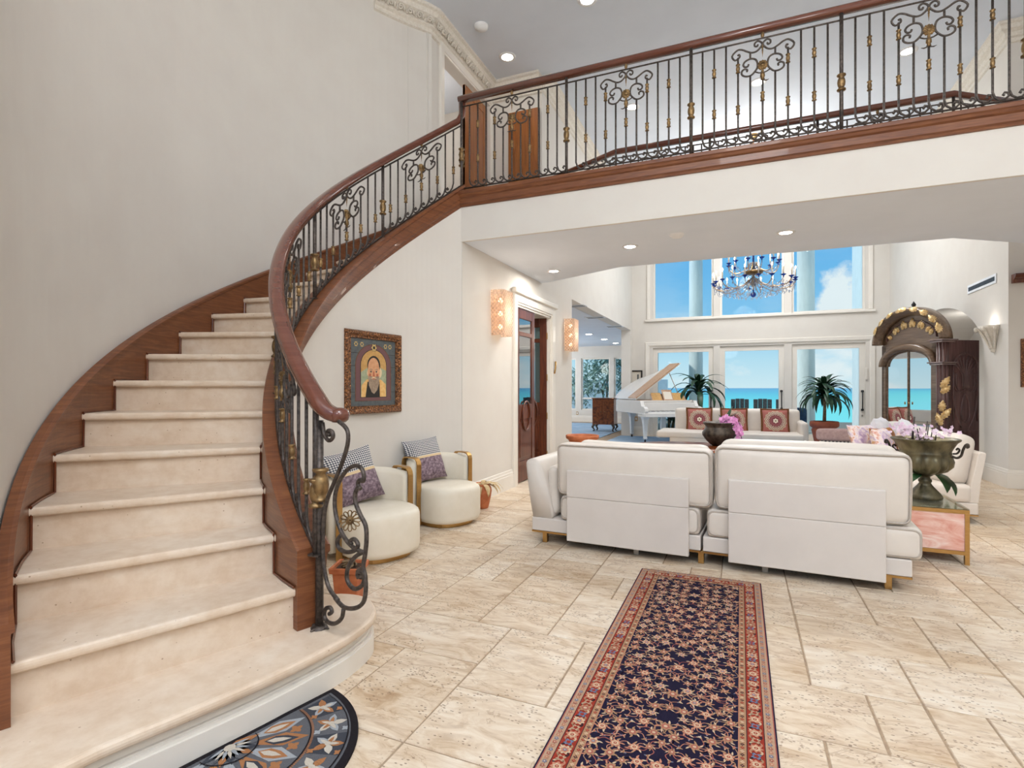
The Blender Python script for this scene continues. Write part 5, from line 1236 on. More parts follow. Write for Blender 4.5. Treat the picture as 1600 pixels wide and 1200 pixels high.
# ------------------------------------------------------------------ grand piano
def piano():
    rz = atan2(.555, .83)
    t = thing('grand_piano', 'white grand piano with raised lid near the far windows', 'piano', (-2.03, 12.68, .0125), rz)
    out = [(0, .02), (1.46, .02), (1.46, .55), (1.43, .75), (1.33, .98), (1.15, 1.2), (1.0, 1.42), (.92, 1.65), (.82, 1.88), (.62, 2.02), (.38, 2.06), (.16, 2.0), (.03, 1.85), (0, 1.7)]
    body = [out[i] for i in range(2)]+[tuple(p) for p in smooth2(out[2:], 4)]
    rim = [(p[0], max(.36, p[1])) for p in body]
    MB().prism(rim, .67, .985, 0).build('rim', 'white', t, bevel=.012)
    MB().prism(inset([(p[0], max(.40, p[1])) for p in body], .05), .985, .99).build('soundboard', 'pianowood', t)
    MB().prism([(.0, .02), (1.46, .02), (1.46, .4), (0, .4)], .60, .70).build('keybed', 'white', t, bevel=.015)
    for x in (0, 1.37):     # key blocks with rounded front
        P = [(.40, .70), (.02, .70), (0.0, .74), (.01, .80), (.07, .84), (.2, .86), (.28, .985), (.40, .985)]
        MB().add([(x, y, z) for y, z in P]+[(x+.09, y, z) for y, z in P], [tuple(range(7, -1, -1)), tuple(range(8, 16))]+[(i, (i+1) % 8, 8+(i+1) % 8, 8+i) for i in range(8)]).build('key_block', 'white', t, bevel=.008)
    MB().box(.09, 1.37, .04, .2, .70, .735).build('keys', 'plastic', t)
    mb = MB()
    for k in range(36):
        if k % 7 not in (2, 6): mb.box(.115+k*.0352, .13+k*.0352, .09, .2, .735, .747)
    mb.build('black_keys', 'black', t, merge=False)
    MB().box(.09, 1.37, .2, .25, .70, .93).build('fallboard', 'white', t, bevel=.01)
    # music desk
    MB().xf(Matrix.Identity(4)).add(*[[(.42, .5, .985), (1.3, .5, .985), (1.3, .62, 1.14), (.42, .62, 1.14), (.42, .515, .98), (1.3, .515, .98), (1.3, .635, 1.135), (.42, .635, 1.135)], [(0,1,2,3), (7,6,5,4), (0,4,5,1), (1,5,6,2), (2,6,7,3), (3,7,4,0)]]).build('music_desk', 'pianowood', t)
    # lid, hinged along the bass side
    lid = [(p[0], max(.50, p[1])) for p in body]
    a = radians(37); mb = MB().prism([(p[0]+.0, p[1]) for p in lid], 0, .022)
    mb.v = [(x*cos(a)-z*sin(a), y, 1.0+x*sin(a)+z*cos(a)) for x, y, z in mb.v]
    for i, fc in enumerate(mb.f): mb.mi[i] = 0
    mb.mi[0] = 1
    mb.build('lid', ['white', 'pianowood'], t, merge=False)
    mb = MB().box(0.02, 1.42, .49, .96, .0225, .05); mb.v = [(x*cos(a)-z*sin(a), y, 1.0+x*sin(a)+z*cos(a)) for x, y, z in mb.v]; mb.build('lid_flap', 'pianowood', t)
    MB().tube([(1.38, .9, .98), (1.02, .9, 1.0+1.02*math.tan(a)-.01)], .012, 6).build('lid_prop', 'white', t)
    for x, y in ((.14, .3), (1.32, .3), (.42, 1.72)):
        mb = MB(); V = []
        for s, z in ((.16, .672), (.115, .65), (.085, .60), (.06, .53), (.045, .35), (.034, .12), (.042, .1), (.034, .07)): V += [(x-s, y-s, z), (x+s, y-s, z), (x+s, y+s, z), (x-s, y+s, z)]
        o = mb.add(V, [(i*4+k, i*4+(k+1) % 4, i*4+4+(k+1) % 4, i*4+4+k) for i in range(7) for k in range(4)]+[(28, 29, 30, 31)]).build('leg', 'white', t, bevel=.006)
        MB().lathe([(.012, .07), (.02, .05), (.02, 0)], 10, (x, y, 0)).build('caster', 'black', o)
    MB().box(.68, .80, .55, .62, .12, .67).box(.60, .88, .5, .66, .08, .14).build('pedal_lyre', 'white', t, merge=False)
    return t, rz
pt, prz = piano()
pm = pt.matrix_basis.copy()
pm = Matrix.Translation((-2.03, 12.68, 0)) @ Matrix.Rotation(prz, 4, 'Z')
for x0, x1, m, nm, lab in ((.44, .68, 'p_ochre', 'sheet_music', 'tan music book on the piano desk, on the lid side of the framed photo'), (.98, 1.26, 'p_ochre', 'sheet_music', 'tan music book on the piano desk, on the keyboard end side of the framed photo')):
    mb = MB().box(0, x1-x0, -.006, .006, -.03, .235); mb.xf(Matrix.Translation((x0, .492, .99)) @ Matrix.Rotation(radians(-38), 4, 'X')); mb.xf(pm); tag(mb.build(nm, 'p_ochre', merge=False), lab, 'music book')
mb = MB().box(0, .26, -.012, .0, 0, .30); mb.xf(Matrix.Translation((.70, .47, .99)) @ Matrix.Rotation(radians(-30), 4, 'X')); mb.xf(pm)
t = thing('photo_frame', 'small framed photo standing between the music books on the piano', 'picture frame', pm @ Vector((.83, .47, .99)))
mb.build('frame', 'pianowood', t, world=True, bevel=.004)
mb = MB().box(.03, .23, -.014, -.0121, .03, .24); mb.xf(Matrix.Translation((.70, .47, .99)) @ Matrix.Rotation(radians(-30), 4, 'X')); mb.xf(pm); mb.build('photo', 'p_paper', t, world=True)
# ------------------------------------------------------------------ rugs
tag(MB().box(-3.0, -1.0, 11.2, 14.6, .0005, .012).build('blue_rug', 'bluerug', loc=None), 'pale blue rug under the white grand piano', 'rug')
tag(MB().box(-9.5, -3.35, 12.2, 19.2, .005, .02).build('blue_rug', 'bluerug'), 'large blue rug on the floor of the side room', 'rug')
tag(MB().box(-.9, 2.5, 8.6, 14.6, .0005, .0105).build('blue_rug', 'bluerug'), 'pale blue rug under the far sofa by the glass doors', 'rug')
# carved cabinet in the side room
t = thing('carved_cabinet', 'burl wood cabinet on short carved legs in the side room opening', 'cabinet', (-3.72, 15.9, .02))
MB().box(-.32, .32, -.25, .25, .2, .95).box(-.34, .34, -.27, .27, .95, .98).build('body', 'walnut', t, bevel=.012, merge=False)
for sx in (-.16, .16): o = MB().box(sx-.14, sx+.14, -.265, -.25, .24, .9).build('door', 'walnut', t, bevel=.008); MB().lathe([(0, 0), (.015, .005), (.012, .02), (0, .025)], 10).xf(Matrix.Translation((sx-.1*(1 if sx > 0 else -1), -.265, .58)) @ Matrix.Rotation(pi/2, 4, 'X')).build('knob', 'gold', o)
for sx in (-1, 1):
    for sy in (-1, 1): MB().tube([(sx*.28, sy*.2, .2), (sx*.32, sy*.23, .12), (sx*.27, sy*.2, .04), (sx*.3, sy*.22, 0)], [.05, .035, .02, .028], 8).build('leg', 'bronzed', t)
# ------------------------------------------------------------------ big plants
def cane_plant(name, label, loc, potprof, stem_h, n, L, w, seed, mt='leafd', potm='terrad', spread=(0, 1.2)):
    t = thing(name, label, 'plant', loc); rn = random.Random(seed)
    MB().lathe(potprof, 28).build('pot', potm, t, merge=False); ph = potprof[-1][1]
    MB().lathe([(0, ph), (potprof[-1][0], ph-.01)], 24).build('soil', 'soil', t)
    MB().tube([(0, 0, ph), (.01, .005, ph+stem_h*.5), (0, 0, ph+stem_h)], [.035, .03, .026], 8).build('stem', 'bark', t)
    for k in range(n):
        mb = MB(); u = k/(n-1); z = ph+stem_h*(.72+.28*u); az = k*2.4+rn.uniform(-.3, .3)
        blade(mb, (0, 0, z), az, L*rn.uniform(.8, 1.1)*(1.05-.25*u), w, .75+.75*u+rn.uniform(-.15, .2), 2.7-.8*u+rn.uniform(-.3, .3), 8); mb.build('leaf', mt, t)
    return t
PP = [(.15, 0), (.16, .02), (.2, .2), (.235, .36), (.24, .4), (.225, .41), (.225, .43), (.27, .46), (.275, .5), (.27, .55), (.255, .56), (.235, .55), (.225, .5)]
cane_plant('potted_cane_plant', 'strap leaved cane plant in a terracotta pot by the right glass door', (1.62, 13.0, .012), [(r, z*1.05) for r, z in PP], .74, 64, .74, .115, 2)
cane_plant('potted_cane_plant', 'broad leaved cane plant behind the piano by the left glass door', (-.98, 14.35, .0), [(r*.8, z) for r, z in PP], .85, 24, 1.05, .15, 8)
# ------------------------------------------------------------------ chandelier
def chandelier():
    c = (.22, 11.0, 0); t = thing('chandelier', 'large crystal chandelier with cobalt blue cups and lit candles before the high windows', 'chandelier', (.22, 11.0, 2.98))
    zb = 0
    MB().lathe([(.0, -.0), (.025, .01), (.045, .03), (.05, .055), (.04, .085), (.015, .10), (.012, .13), (.02, .14)], 16).build('finial', 'blueglass', t)
    MB().tube([(0, 0, .13), (0, 0, 2.99)], .012, 6).build('stem', 'brass', t)
    MB().lathe([(.03, .2), (.06, .25), (.1, .30), (.11, .33), (.04, .36), (.03, .40), (.05, .55), (.08, .60), (.03, .65)], 16).build('body', 'crystal', t, merge=False)
    MB().lathe([(.10, .43), (.16, .45), (.17, .47), (.15, .49), (.1, .5)], 20).build('crown', 'gold', t, merge=False)
    MB().lathe([(.014, .5), (.03, .52), (.018, .6), (.018, .8), (.035, .82)], 12).build('blue_column', 'blueglass', t)
    MB().tube([(0.0, 0, .95), (0, 0, 1.0)], .08, 10).build('gallery', 'brass', t)
    rn = random.Random(2)
    for R, n, z0, zc, ph in ((.70, 20, .25, .27, .1), (.44, 12, .55, .62, .3)):
        for k in range(n):
            a = TAU*k/n+ph; ca, sa_ = cos(a), sin(a)
            P = [(.06, z0+.10), (.2*R/.7, z0-.02), (.45*R/.7, z0-.10), (.62*R/.7, z0-.08), (R*.98, z0-.02), (R, zc)]
            o = MB().tube([(r*ca, r*sa_, z) for r, z in [tuple(p) for p in smooth2(P, 3)]], .007, 5).build('arm', 'crystal' if k % 2 else 'brass', t)
            p = (R*ca, R*sa_, zc)
            MB().lathe([(.008, -.03), (.014, 0), (.045, .022), (.05, .028), (.012, .026), (.012, .04)], 10, p).build('cup', 'blueglass', o)
            MB().lathe([(.011, .03), (.011, .17), (.0, .171)], 8, p).build('candle', 'candle', o)
            MB().lathe([(.004, .17), (.013, .19), (.01, .215), (0, .235)], 8, p).build('bulb', 'bulb', o)
            mb = MB()
            for j in range(3):
                q = (p[0]*(1-.12*j), p[1]*(1-.12*j), p[2]-.05-.035*j-rn.uniform(0, .03)); mb.lathe([(0, .025), (.008, .01), (.009, 0), (0, -.03)], 5, q, smooth=False)
            mb.tube([(p[0]*(1-.12*j), p[1]*(1-.12*j), p[2]-.045-.04*j) for j in range(3)], .003, 4)
            mb.build('crystal_drop', 'crystal', o)['kind'] = 'stuff'
    mb = MB()
    for k in range(40):
        a = TAU*k/40; r = .6 if k % 2 else .42; z = .09+.04*sin(k*3); mb.lathe([(0, .03), (.009, .01), (.01, 0), (0, -.04)], 5, (r*cos(a), r*sin(a), z), smooth=False)
        r = .3; mb.lathe([(0, .03), (.008, .01), (.009, 0), (0, -.035)], 5, (r*cos(a+.1), r*sin(a+.1), z-.03), smooth=False)
    o = mb.build('crystal_fringe', 'crystal', t, merge=False); o['kind'] = 'stuff'
    for R, z, s in ((.68, .2, .10), (.5, .13, .07)):
        mb = MB()
        for k in range(16):
            a0, a1 = TAU*k/16+.1, TAU*(k+1)/16+.1
            mb.tube([(R*cos(a0+(a1-a0)*j/6), R*sin(a0+(a1-a0)*j/6), z-s*sin(pi*j/6)) for j in range(7)], .005, 4)
        mb.build('crystal_swag', 'crystal', t, merge=False)
    MB().lathe([(.07, 2.96), (.09, 3.0), (.09, 3.02)], 16).build('canopy', 'brass', t)
chandelier()
# ------------------------------------------------------------------ wall sconces on the left wall
def sconce(label, y, zc):
    t = thing('wall_sconce', label, 'sconce', (WL, y, zc), 0, 'quilted glass sconces on the left wall')
    MB().box(.001, .02, -.09, .09, -.2, .2).build('backplate', 'brass', t, bevel=.004)
    mb = MB(); th = .008; H = .27
    def shell(pts, th):
        V = []
        for z, k in ((-H, .86), (H, 1.0)):
            for (x, yy) in pts: V.append((x, yy*k, z))
            for (x, yy) in reversed(pts): V.append((max(.0, x-th), (yy*k)*(1-.04), z))
        n = 2*len(pts); mb.add(V, [tuple(range(n-1, -1, -1)), tuple(range(n, 2*n))]+[(i, (i+1) % n, n+(i+1) % n, n+i) for i in range(n)])
    shell([(.012, -.17), (.15, -.16), (.17, -.13), (.17, .13), (.15, .16), (.012, .17)], th)
    mb.build('glass_shade', 'sconceglass', t)
    for z in (-.16, 0, .16): MB().lathe([(0, -.03), (.022, -.02), (.03, 0), (.022, .022), (0, .032)], 12, (.07, -.02, z)).build('bulb', 'bulb', t, merge=False)
    l = bpy.data.lights.new('sconce_glow', 'POINT'); o = bpy.data.objects.new('sconce_glow', l); C.objects.link(o); o.location = (WL+.28, y, zc); l.energy = 4; l.color = (1, .89, .76); l.shadow_soft_size = .08
sconce('quilted glass wall sconce, larger and nearer, before the panelled door', 6.0, 2.2)
sconce('quilted glass wall sconce beyond the panelled door, at the edge of the wide opening', 8.93, 2.2)
# ------------------------------------------------------------------ panelled double door
def leaf_door(label, loc, rz, w, flip):
    t = thing('door_leaf', label, 'door', loc, rz); H = 2.38; s = .11
    MB().box(0, s, -.022, .022, 0, H).box(w-s, w, -.022, .022, 0, H).box(s, w-s, -.022, .022, 0, .28).box(s, w-s, -.022, .022, H-.14, H).box(s, w-s, -.022, .022, .86, 1.06).box(s, w-s, -.022, .022, 2.0, 2.06).build('leaf_frame', 'doordark', t, bevel=.006, merge=False)
    MB().box(s, w-s, -.006, .006, 1.06, 2.0).box(s, w-s, -.006, .006, 2.06, H-.14).build('pane', 'doorpane', t, merge=False)
    MB().box(s, w-s, -.012, .012, .28, .86).box(s+.03, w-s-.03, -.02, .02, .33, .81).build('lower_panel', 'doordark', t, bevel=.006, merge=False)
    mb = MB(); c = (w/2, .02, .90)
    for k, r in ((1.0, .016), (.72, .01)): mb.tube([(w/2+.20*k*cos(TAU*i/28), .03, .90+.27*k*sin(TAU*i/28)) for i in range(28)], r, 6, closed=True)
    mb.tube([(w/2+.14*cos(TAU*i/28), -.03, .90+.2*sin(TAU*i/28)) for i in range(28)], .014, 6, closed=True)
    N = 28; mb.add([(w/2, .035, .9)]+[(w/2+.15*cos(TAU*i/N), .022, .90+.21*sin(TAU*i/N)) for i in range(N)], [(0, 1+i, 1+(i+1) % N) for i in range(N)], 0, True)
    for i in range(7): a = i*TAU/7; mb.tube([(w/2+.02*cos(a), .035, .9+.03*sin(a)), (w/2+.09*cos(a+.3), .036, .9+.13*sin(a+.3)), (w/2+.07*cos(a+.7), .034, .9+.1*sin(a+.7))], .008, 5)
    mb.build('carved_oval', 'doordark', t, merge=False)
    mb = MB()
    for z in (.25, .85, 1.45, 2.1): mb.box(-.012 if not flip else w-.0, .0 if not flip else w+.012, -.03, .03, z-.05, z+.05)
    mb.build('hinge', 'brass', t, merge=False)
leaf_door('closed leaf of the dark wood double door with glass and a carved oval', (-2.79, DY0+.035, .012), pi/2, .70, False)
leaf_door('open leaf of the dark wood double door swung into the side room', (-2.80, DY1-.035, .012), radians(188), .68, False)
mb = MB().tube([(0, 0, -.10), (.008, 0, 0), (0, 0, .10)], .014, 8); tag(mb.build('door_case', 'brass', loc=(WL+.05, DY1+.07, 1.62), rot=(radians(-18), 0, 0)), 'slanted brass case fixed on the white casing of the panelled door', 'ornament')
t = thing('globe_pendant', 'round bubble glass pendant glowing beyond the door panes', 'pendant lamp', (-3.62, 9.0, SOF))
MB().tube([(0, 0, 0), (0, 0, -.55)], .006, 5).build('cord', 'brass', t)
mb = MB(); rn = random.Random(1)
for k in range(46):
    z = 1-2*(k+.5)/46; a = k*2.39996; r = sqrt(1-z*z); c = (.155*r*cos(a), .155*r*sin(a), -.70+.155*z); mb.lathe([(0, -.032), (.024, -.02), (.032, 0), (.024, .02), (0, .032)], 7, c)
mb.build('glass_bubbles', 'crystal', t, merge=False)['kind'] = 'stuff'
MB().lathe([(0, -.75), (.05, -.74), (.06, -.70), (.05, -.66), (0, -.65)], 12).build('bulb', 'bulb', t)
# upper landing doors
def slab_door(label, loc, rz, w, H=2.1):
    t = thing('door_leaf', label, 'door', loc, rz); s = .12
    MB().box(0, w, -.015, .015, 0, H).build('leaf_panel', 'doorwood', t)
    mb = MB()
    for b_ in [(0, s, 0, H), (w-s, w, 0, H), (s, w-s, 0, .2), (s, w-s, H-.13, H), (s, w-s, .95, 1.1)]: mb.box(b_[0], b_[1], -.022, .022, b_[2], b_[3])
    mb.build('leaf_frame', 'doorwood', t, bevel=.004, merge=False)
    MB().tube([(w-.06, -.02, 1.0), (w-.06, -.06, 1.0), (w-.16, -.06, 1.0)], .009, 6).build('handle', 'satin', t)
slab_door('brown panelled door on the upper landing facing the stairs', (-3.28, 7.63, FL2+.005), 0, .50, 2.12)
slab_door('brown door leaf filling the far half of the upper hall doorway', (-3.66, 6.88, FL2+.005), radians(90), .73, 2.27)
# framed print on the far wall, outlets, thermostat
def framed(name, label, loc, rz, w, h, mf='p_black', inner=True, m2='p_paper'):
    t = thing(name, label, 'picture', loc, rz)
    fr = [((sx*w/2, 0, sz*h/2), (sx, 0, sz), (0, 1, 0)) for sx, sz in ((-1, -1), (1, -1), (1, 1), (-1, 1))]
    MB().sweep([(0, -.0), (0, -.03), (-.03, -.03), (-.035, -.012), (-.035, 0)], fr, closed=True).build('frame', mf, t, merge=False)
    d = Dec(lambda x, y, l: (x, -.004-l, y), .0006); d.rect(-w/2+.03, w/2-.03, -h/2+.03, h/2-.03, 0, 0)
    d.rect(-w*.26, w*.26, -h*.3, h*.3, 1, 1); d.rect(-w*.16, w*.16, -h*.36, h*.34, 0, 2); d.rect(-w*.12, w*.12, -h*.28, h*.24, 2, 3)
    d.build('print', [m2, 'p_slate', 'p_paper'], t, merge=False)
framed('framed_print', 'small dark framed print on the far wall beside the piano lid', (-2.68, YF-.002, 1.5), 0, .42, .56)
for x, y, z, rz, lab in ((-2.64, YF-.001, .45, 0, 'brass outlet plate on the far wall under the piano'), (-5.75, YL-.001, .33, 0, 'brass outlet plate under the side room windows')):
    t = thing('outlet_plate', lab, 'outlet', (x, y, z), rz); MB().box(-.04, .04, -.008, 0, -.06, .06).build('plate', 'brass', t, bevel=.003); MB().box(-.018, .018, -.011, -.0081, -.035, .035).build('socket', 'plastic', t)

# ------------------------------------------------------------------ carved armoire standing at an angle before the niche
def armoire():
    W = 1.24; hw = W/2; yc = hw; X = 0.0
    t = thing('armoire', 'tall dark carved armoire with gilded arched top and mirrored glass doors, before the right niche', 'armoire', (2.84, 10.0, 0), radians(29.7))
    DP = .56
    MB().box(.03, DP, 0, .035, 0, 2.02).build('side_panel', 'armoire', t, bevel=.004)
    MB().box(.03, DP, W-.035, W, 0, 2.02).build('side_panel', 'armoire', t, bevel=.004)
    MB().box(DP-.02, DP, .035, W-.035, 0, 2.02).box(.06, DP-.02, .035, W-.035, 0, .08).box(.06, DP-.02, .035, W-.035, 1.99, 2.02).build('carcase', 'armoire', t, merge=False)
    MB().box(DP-.03, DP-.021, .04, W-.04, .08, 1.98).build('mirror_back', 'mirror', t)
    dc, dy, dsp, drs = .715, .44, 1.66, .25
    cz, cr = 2.0, .50
    A = [(yc-(hw-.02)*cos(pi*k/36), cz+(cr-.02)*sin(pi*k/36)) for k in range(37)]; D = [(dc-dy*cos(pi*k/36), dsp+drs*sin(pi*k/36)) for k in range(37)]
    mb = MB(); x0, x1 = .03, .07
    for k in range(36):
        a, b = A[k], A[k+1]; c, d = D[k], D[k+1]
        for x in (x0, x1): mb.quad((x, a[0], a[1]), (x, b[0], b[1]), (x, d[0], d[1]), (x, c[0], c[1]))
        mb.quad((x0, c[0], c[1]), (x0, d[0], d[1]), (x1, d[0], d[1]), (x1, c[0], c[1])); mb.quad((x0, a[0], a[1]), (x0, b[0], b[1]), (.13, b[0], b[1]), (.13, a[0], a[1]))
    for (ya, yb) in ((.0, D[0][0]), (D[36][0], W)): mb.box(x0, x1, ya, yb, 0, 1.67); mb.quad((x0, ya, 1.67), (x0, yb, 1.67), (x0, yb, 2.0), (x0, ya, 2.0))
    mb.build('front', 'armoireg', t, merge=False)
    prof = [(-.06, -.09), (.06, -.09), (.09, -.05), (.14, -.02), (.165, .03), (.15, .075), (.10, .095), (.04, .10), (-.06, .10)]
    fr = []
    for k in range(49):
        th = pi*k/48; n = Vector((0, -cos(th)*cr, sin(th)*hw)).normalized(); fr.append(((0, yc-hw*cos(th), cz+.03+cr*sin(th)), (-1, 0, 0), n))
    MB().sweep([(a*.8, b*.68) for a, b in prof], fr, 0, True).build('arched_cornice', 'armoireg', t, merge=False)
    fr = []
    for k in range(41):
        th = pi*k/40; n = Vector((0, -cos(th)*.28, sin(th)*.47)).normalized(); fr.append(((.02, dc-(dy+.05)*cos(th), dsp+(drs+.05)*sin(th)), (-1, 0, 0), n))
    MB().sweep([(-.03, -.055), (.02, -.055), (.05, -.03), (.06, .03), (.03, .06), (-.03, .065)], fr, 0, True).build('door_arch', 'armoireg', t, merge=False)
    def leafmesh(mb, c, az, L, w, out=(-1, 0, 0)):
        c = Vector(c); n = Vector(out).normalized(); ref = Vector((0, 1, 0)) if abs(n.y) < .9 else Vector((1, 0, 0)); e1 = (ref-n*ref.dot(n)).normalized(); e2 = n.cross(e1)
        if e2.z < 0: e2 = -e2
        d = e1*cos(az)+e2*sin(az); s = n.cross(d); V = []
        for i in range(11):
            u = i/10; ww = w*sin(pi*min(1, u*.88+.12))*(1+.45*(i % 2)); V += [c+d*L*u+s*ww*.5+n*.006, c+d*L*u+n*(.025*sin(pi*u)+.012), c+d*L*u-s*ww*.5+n*.006]
        mb.add(V, [q for i in range(10) for q in ((i*3, i*3+1, i*3+4, i*3+3), (i*3+1, i*3+2, i*3+5, i*3+4))], 0, True)
    for k in range(9):
        th = radians(10+k*19); n = Vector((0, -cos(th)*cr, sin(th)*hw)).normalized(); p = Vector((-.115, yc-hw*cos(th), cz+.03+cr*sin(th)))+n*.03
        mb = MB(); leafmesh(mb, p, atan2(cos(th)*.5, sin(th))+pi*(k > 4), .17, .075, out=(-.9, n.y*.5, n.z*.5)); mb.build('gilt_leaf', 'gleaf', t, merge=False)
    for k in range(11):
        u = -1+2*k/10; mb = MB(); leafmesh(mb, (.028, yc+.04+u*.36, 2.13+.15*(1-u*u)), pi/2-u*.8+(.3 if k % 2 else -.3), .16*(1-.3*abs(u)), .065); mb.build('gilt_spray', 'gleaf', t, merge=False)
    mb = MB().tube([(.02, yc+.03-.47*cos(pi*k/24), 2.09+.29*sin(pi*k/24)) for k in range(25)]+[(.02, yc+.50, 2.09)], .011, 6); mb.build('tympanum_bead', 'armoire', t)
    MB().lathe([(.03, 0), (.02, .03), (.035, .06), (.02, .09), (0, .12)], 10, (.05, yc, 2.58)).build('finial', 'black', t, merge=False)
    # near corner column
    cx_, cy_ = -.03, .03; mb = MB()
    mb.box(cx_-.09, cx_+.09, cy_-.09, cy_+.09, 0, .14); mb.lathe([(.066, .14), (.064, 1.98)], 20, (cx_, cy_, 0))
    for k in range(9): a = TAU*k/9; mb.tube([(cx_+.062*cos(a), cy_+.062*sin(a), .14), (cx_+.062*cos(a), cy_+.062*sin(a), 1.98)], .017, 6)
    o = mb.build('post', 'armoire', t, merge=False)
    for z in (1.64, 1.98): MB().box(cx_-.11, cx_+.11, cy_-.11, cy_+.11, z, z+.028).box(cx_-.135, cx_+.135, cy_-.135, cy_+.135, z+.028, z+.05).build('capital', 'armcap', o, bevel=.008, merge=False)
    for z, L, az in ((1.30, .20, 2.1), (1.22, .16, 2.3), (.95, .17, 1.7), (.84, .2, 2.2), (.74, .2, 1.3)):
        mg = MB(); leafmesh(mg, (cx_-.075, cy_-.055, z), az, L, .075, out=(-.7, -.7, 0)); mg.build('gilt_leaf', 'gleaf', o, merge=False)
    # carved motif on the near side
    mb = MB(); ys = -.002; xa, xb = .115, .525; xm = (xa+xb)/2; hx = (xb-xa)/2
    def T(P, r=.015): mb.tube([(x, ys, z) for x, z in P], r*1.25, 6)
    T([(xa, .80), (xa, 1.62)]+[(xm-hx*cos(pi*k/14), 1.62+.20*sin(pi*k/14)) for k in range(15)]+[(xb, .80)], .012)
    for k in range(8):
        a = pi*(k+.5)/8; T([tuple(p) for p in smooth2([(xm+.015*(k-3.5), 1.30), (xm-.05*cos(a), 1.5), (xm-(hx-.025)*cos(a), 1.62+.165*sin(a))], 3)], .011)
    for sg in (1, -1):
        for q in (0, .035): T([tuple(p) for p in smooth2([(xm+sg*.02, 1.28), (xm+sg*(.10+q), 1.25), (xm+sg*(.155+q), 1.36), (xm+sg*(.15+q), 1.52)], 4)], .010)
        T([tuple(p) for p in smooth2([(xm+sg*.195, 1.18), (xm+sg*.17, .95), (xm+sg*.07, .70)], 4)], .012)
    mb.tube([(xm+.07*sin(TAU*k/24)*(1-.35*cos(TAU*k/24)), ys, 1.0+.21*cos(TAU*k/24)) for k in range(24)], .014, 6, closed=True)
    for k in range(6): mb.box(xa+.05+k*.055, xa+.075+k*.055, ys-.01, ys+.01, .52, .60)
    mb.box(xa-.01, xb+.01, ys-.012, ys+.01, .62, .66)
    mb.build('carving', 'armoire', t, merge=False)
    for (ya, yb, hd) in ((dc-dy+.01, dc-.006, dc-.04), (dc+.006, dc+dy-.01, dc+.04)):
        n = 12; xg = .05
        def top(y): u = (y-dc)/dy; return dsp+drs*sqrt(max(0, 1-u*u))-.012
        ysn = [ya+(yb-ya)*k/n for k in range(n+1)]; P = [(y, top(y)) for y in ysn]
        o = MB().tube([(xg, ya, .1)]+[(xg, y, z) for y, z in P]+[(xg, yb, .1)], .016, 6, closed=True).build('door', 'armoireg', t, merge=False)
        g = MB()
        for k in range(n): g.quad((xg, ysn[k], .1), (xg, ysn[k+1], .1), (xg, ysn[k+1], P[k+1][1]), (xg, ysn[k], P[k][1]))
        g.build('pane', 'doorpane', o)
        MB().lathe([(0, -.025), (.01, -.018), (.01, .018), (0, .025)], 8, (xg-.03, hd, 1.05)).build('knob', 'brass', o)
    for z in (.42, .86): MB().box(.12, DP-.035, .045, W-.045, z-.018, z).build('shelf', 'armoire', t)
    return t
at_ = armoire(); AM = Matrix.Translation((2.84, 10.0, 0)) @ Matrix.Rotation(radians(29.7), 4, 'Z')
l = bpy.data.lights.new('niche_fill', 'POINT'); lo = bpy.data.objects.new('niche_fill', l); C.objects.link(lo); lo.location = (3.75, 12.2, 2.35); l.energy = 5; l.color = (1, .97, .92); l.shadow_soft_size = .05  # fill light added inside the niche to lift its dark vault
l = bpy.data.lights.new('cabinet_lamp', 'POINT'); lo = bpy.data.objects.new('cabinet_lamp', l); C.objects.link(lo); lo.location = AM @ Vector((.3, .62, 1.93)); l.energy = 2.5; l.color = (1, .95, .88); l.shadow_soft_size = .02
rn = random.Random(6); first = None
for k in range(7):
    p = AM @ Vector((.26+rn.uniform(-.06, .08), .34+k*.125+rn.uniform(-.02, .02),    .8605))
    if first is None:
        b = thing('wine_bottle', 'dark wine bottle with red label on the armoire shelf', 'bottle', p, 0, 'bottles behind the armoire glass')
        MB().lathe([(.0, 0), (.042, 0), (.044, .01), (.044, .2), (.035, .235), (.016, .27), (.015, .33), (.0, .33)], 14).build('glass', 'bottle', b, merge=False)
        MB().lathe([(.0448, .06), (.0448, .16)], 14, caps=False).build('bottle_label', 'redlabel', b); first = b
    else: copy_tree(first, loc=p)
# ------------------------------------------------------------------ corbel light, vent, print and cornice on the right walls
t = thing('corbel_light', 'carved plaster corbel uplight on the right wall beside the niche', 'wall light', (WR, 9.38, 1.78))
mb = MB().lathe([(.0, 0), (.035, .01), (.05, .05), (.045, .09), (.075, .16), (.085, .2), (.13, .28), (.16, .33), (.17, .37), (.15, .37)], 20, (0, 0, 0), 0, pi/2, pi*1.5)
for k in range(5):
    a = pi/2+pi*(k+.5)/5; mb.tube(smooth2([(.04*cos(a), .04*sin(a), .05), (.09*cos(a), .09*sin(a), .16), (.15*cos(a), .15*sin(a), .28), (.2*cos(a), .2*sin(a), .34), (.21*cos(a), .21*sin(a), .31), (.18*cos(a), .18*sin(a), .30)], 3), [.016]*15+[.01], 6)
mb.build('bowl', 'plaster', t, merge=False)
MB().lathe([(0, .35), (.1, .352)], 16, (0, 0, 0), 0, pi/2, pi*1.5).build('lamp', 'plastic', t)
l = bpy.data.lights.new('corbel_glow', 'POINT'); lo = bpy.data.objects.new('corbel_glow', l); C.objects.link(lo); lo.location = (WR-.09, 9.38, 2.16); l.energy = 1.6; l.color = (1, .95, .88); l.shadow_soft_size = .012
t = thing('air_vent', 'long white slot air vent high on the right wall', 'vent', (WR, 9.80, 2.79))
MB().box(-.012, 0, -.5, .5, -.065, .065).build('frame', 'vent', t, bevel=.003); MB().box(-.0135, -.0121, -.46, .46, -.03, .03).build('slot', 'ventdark', t)
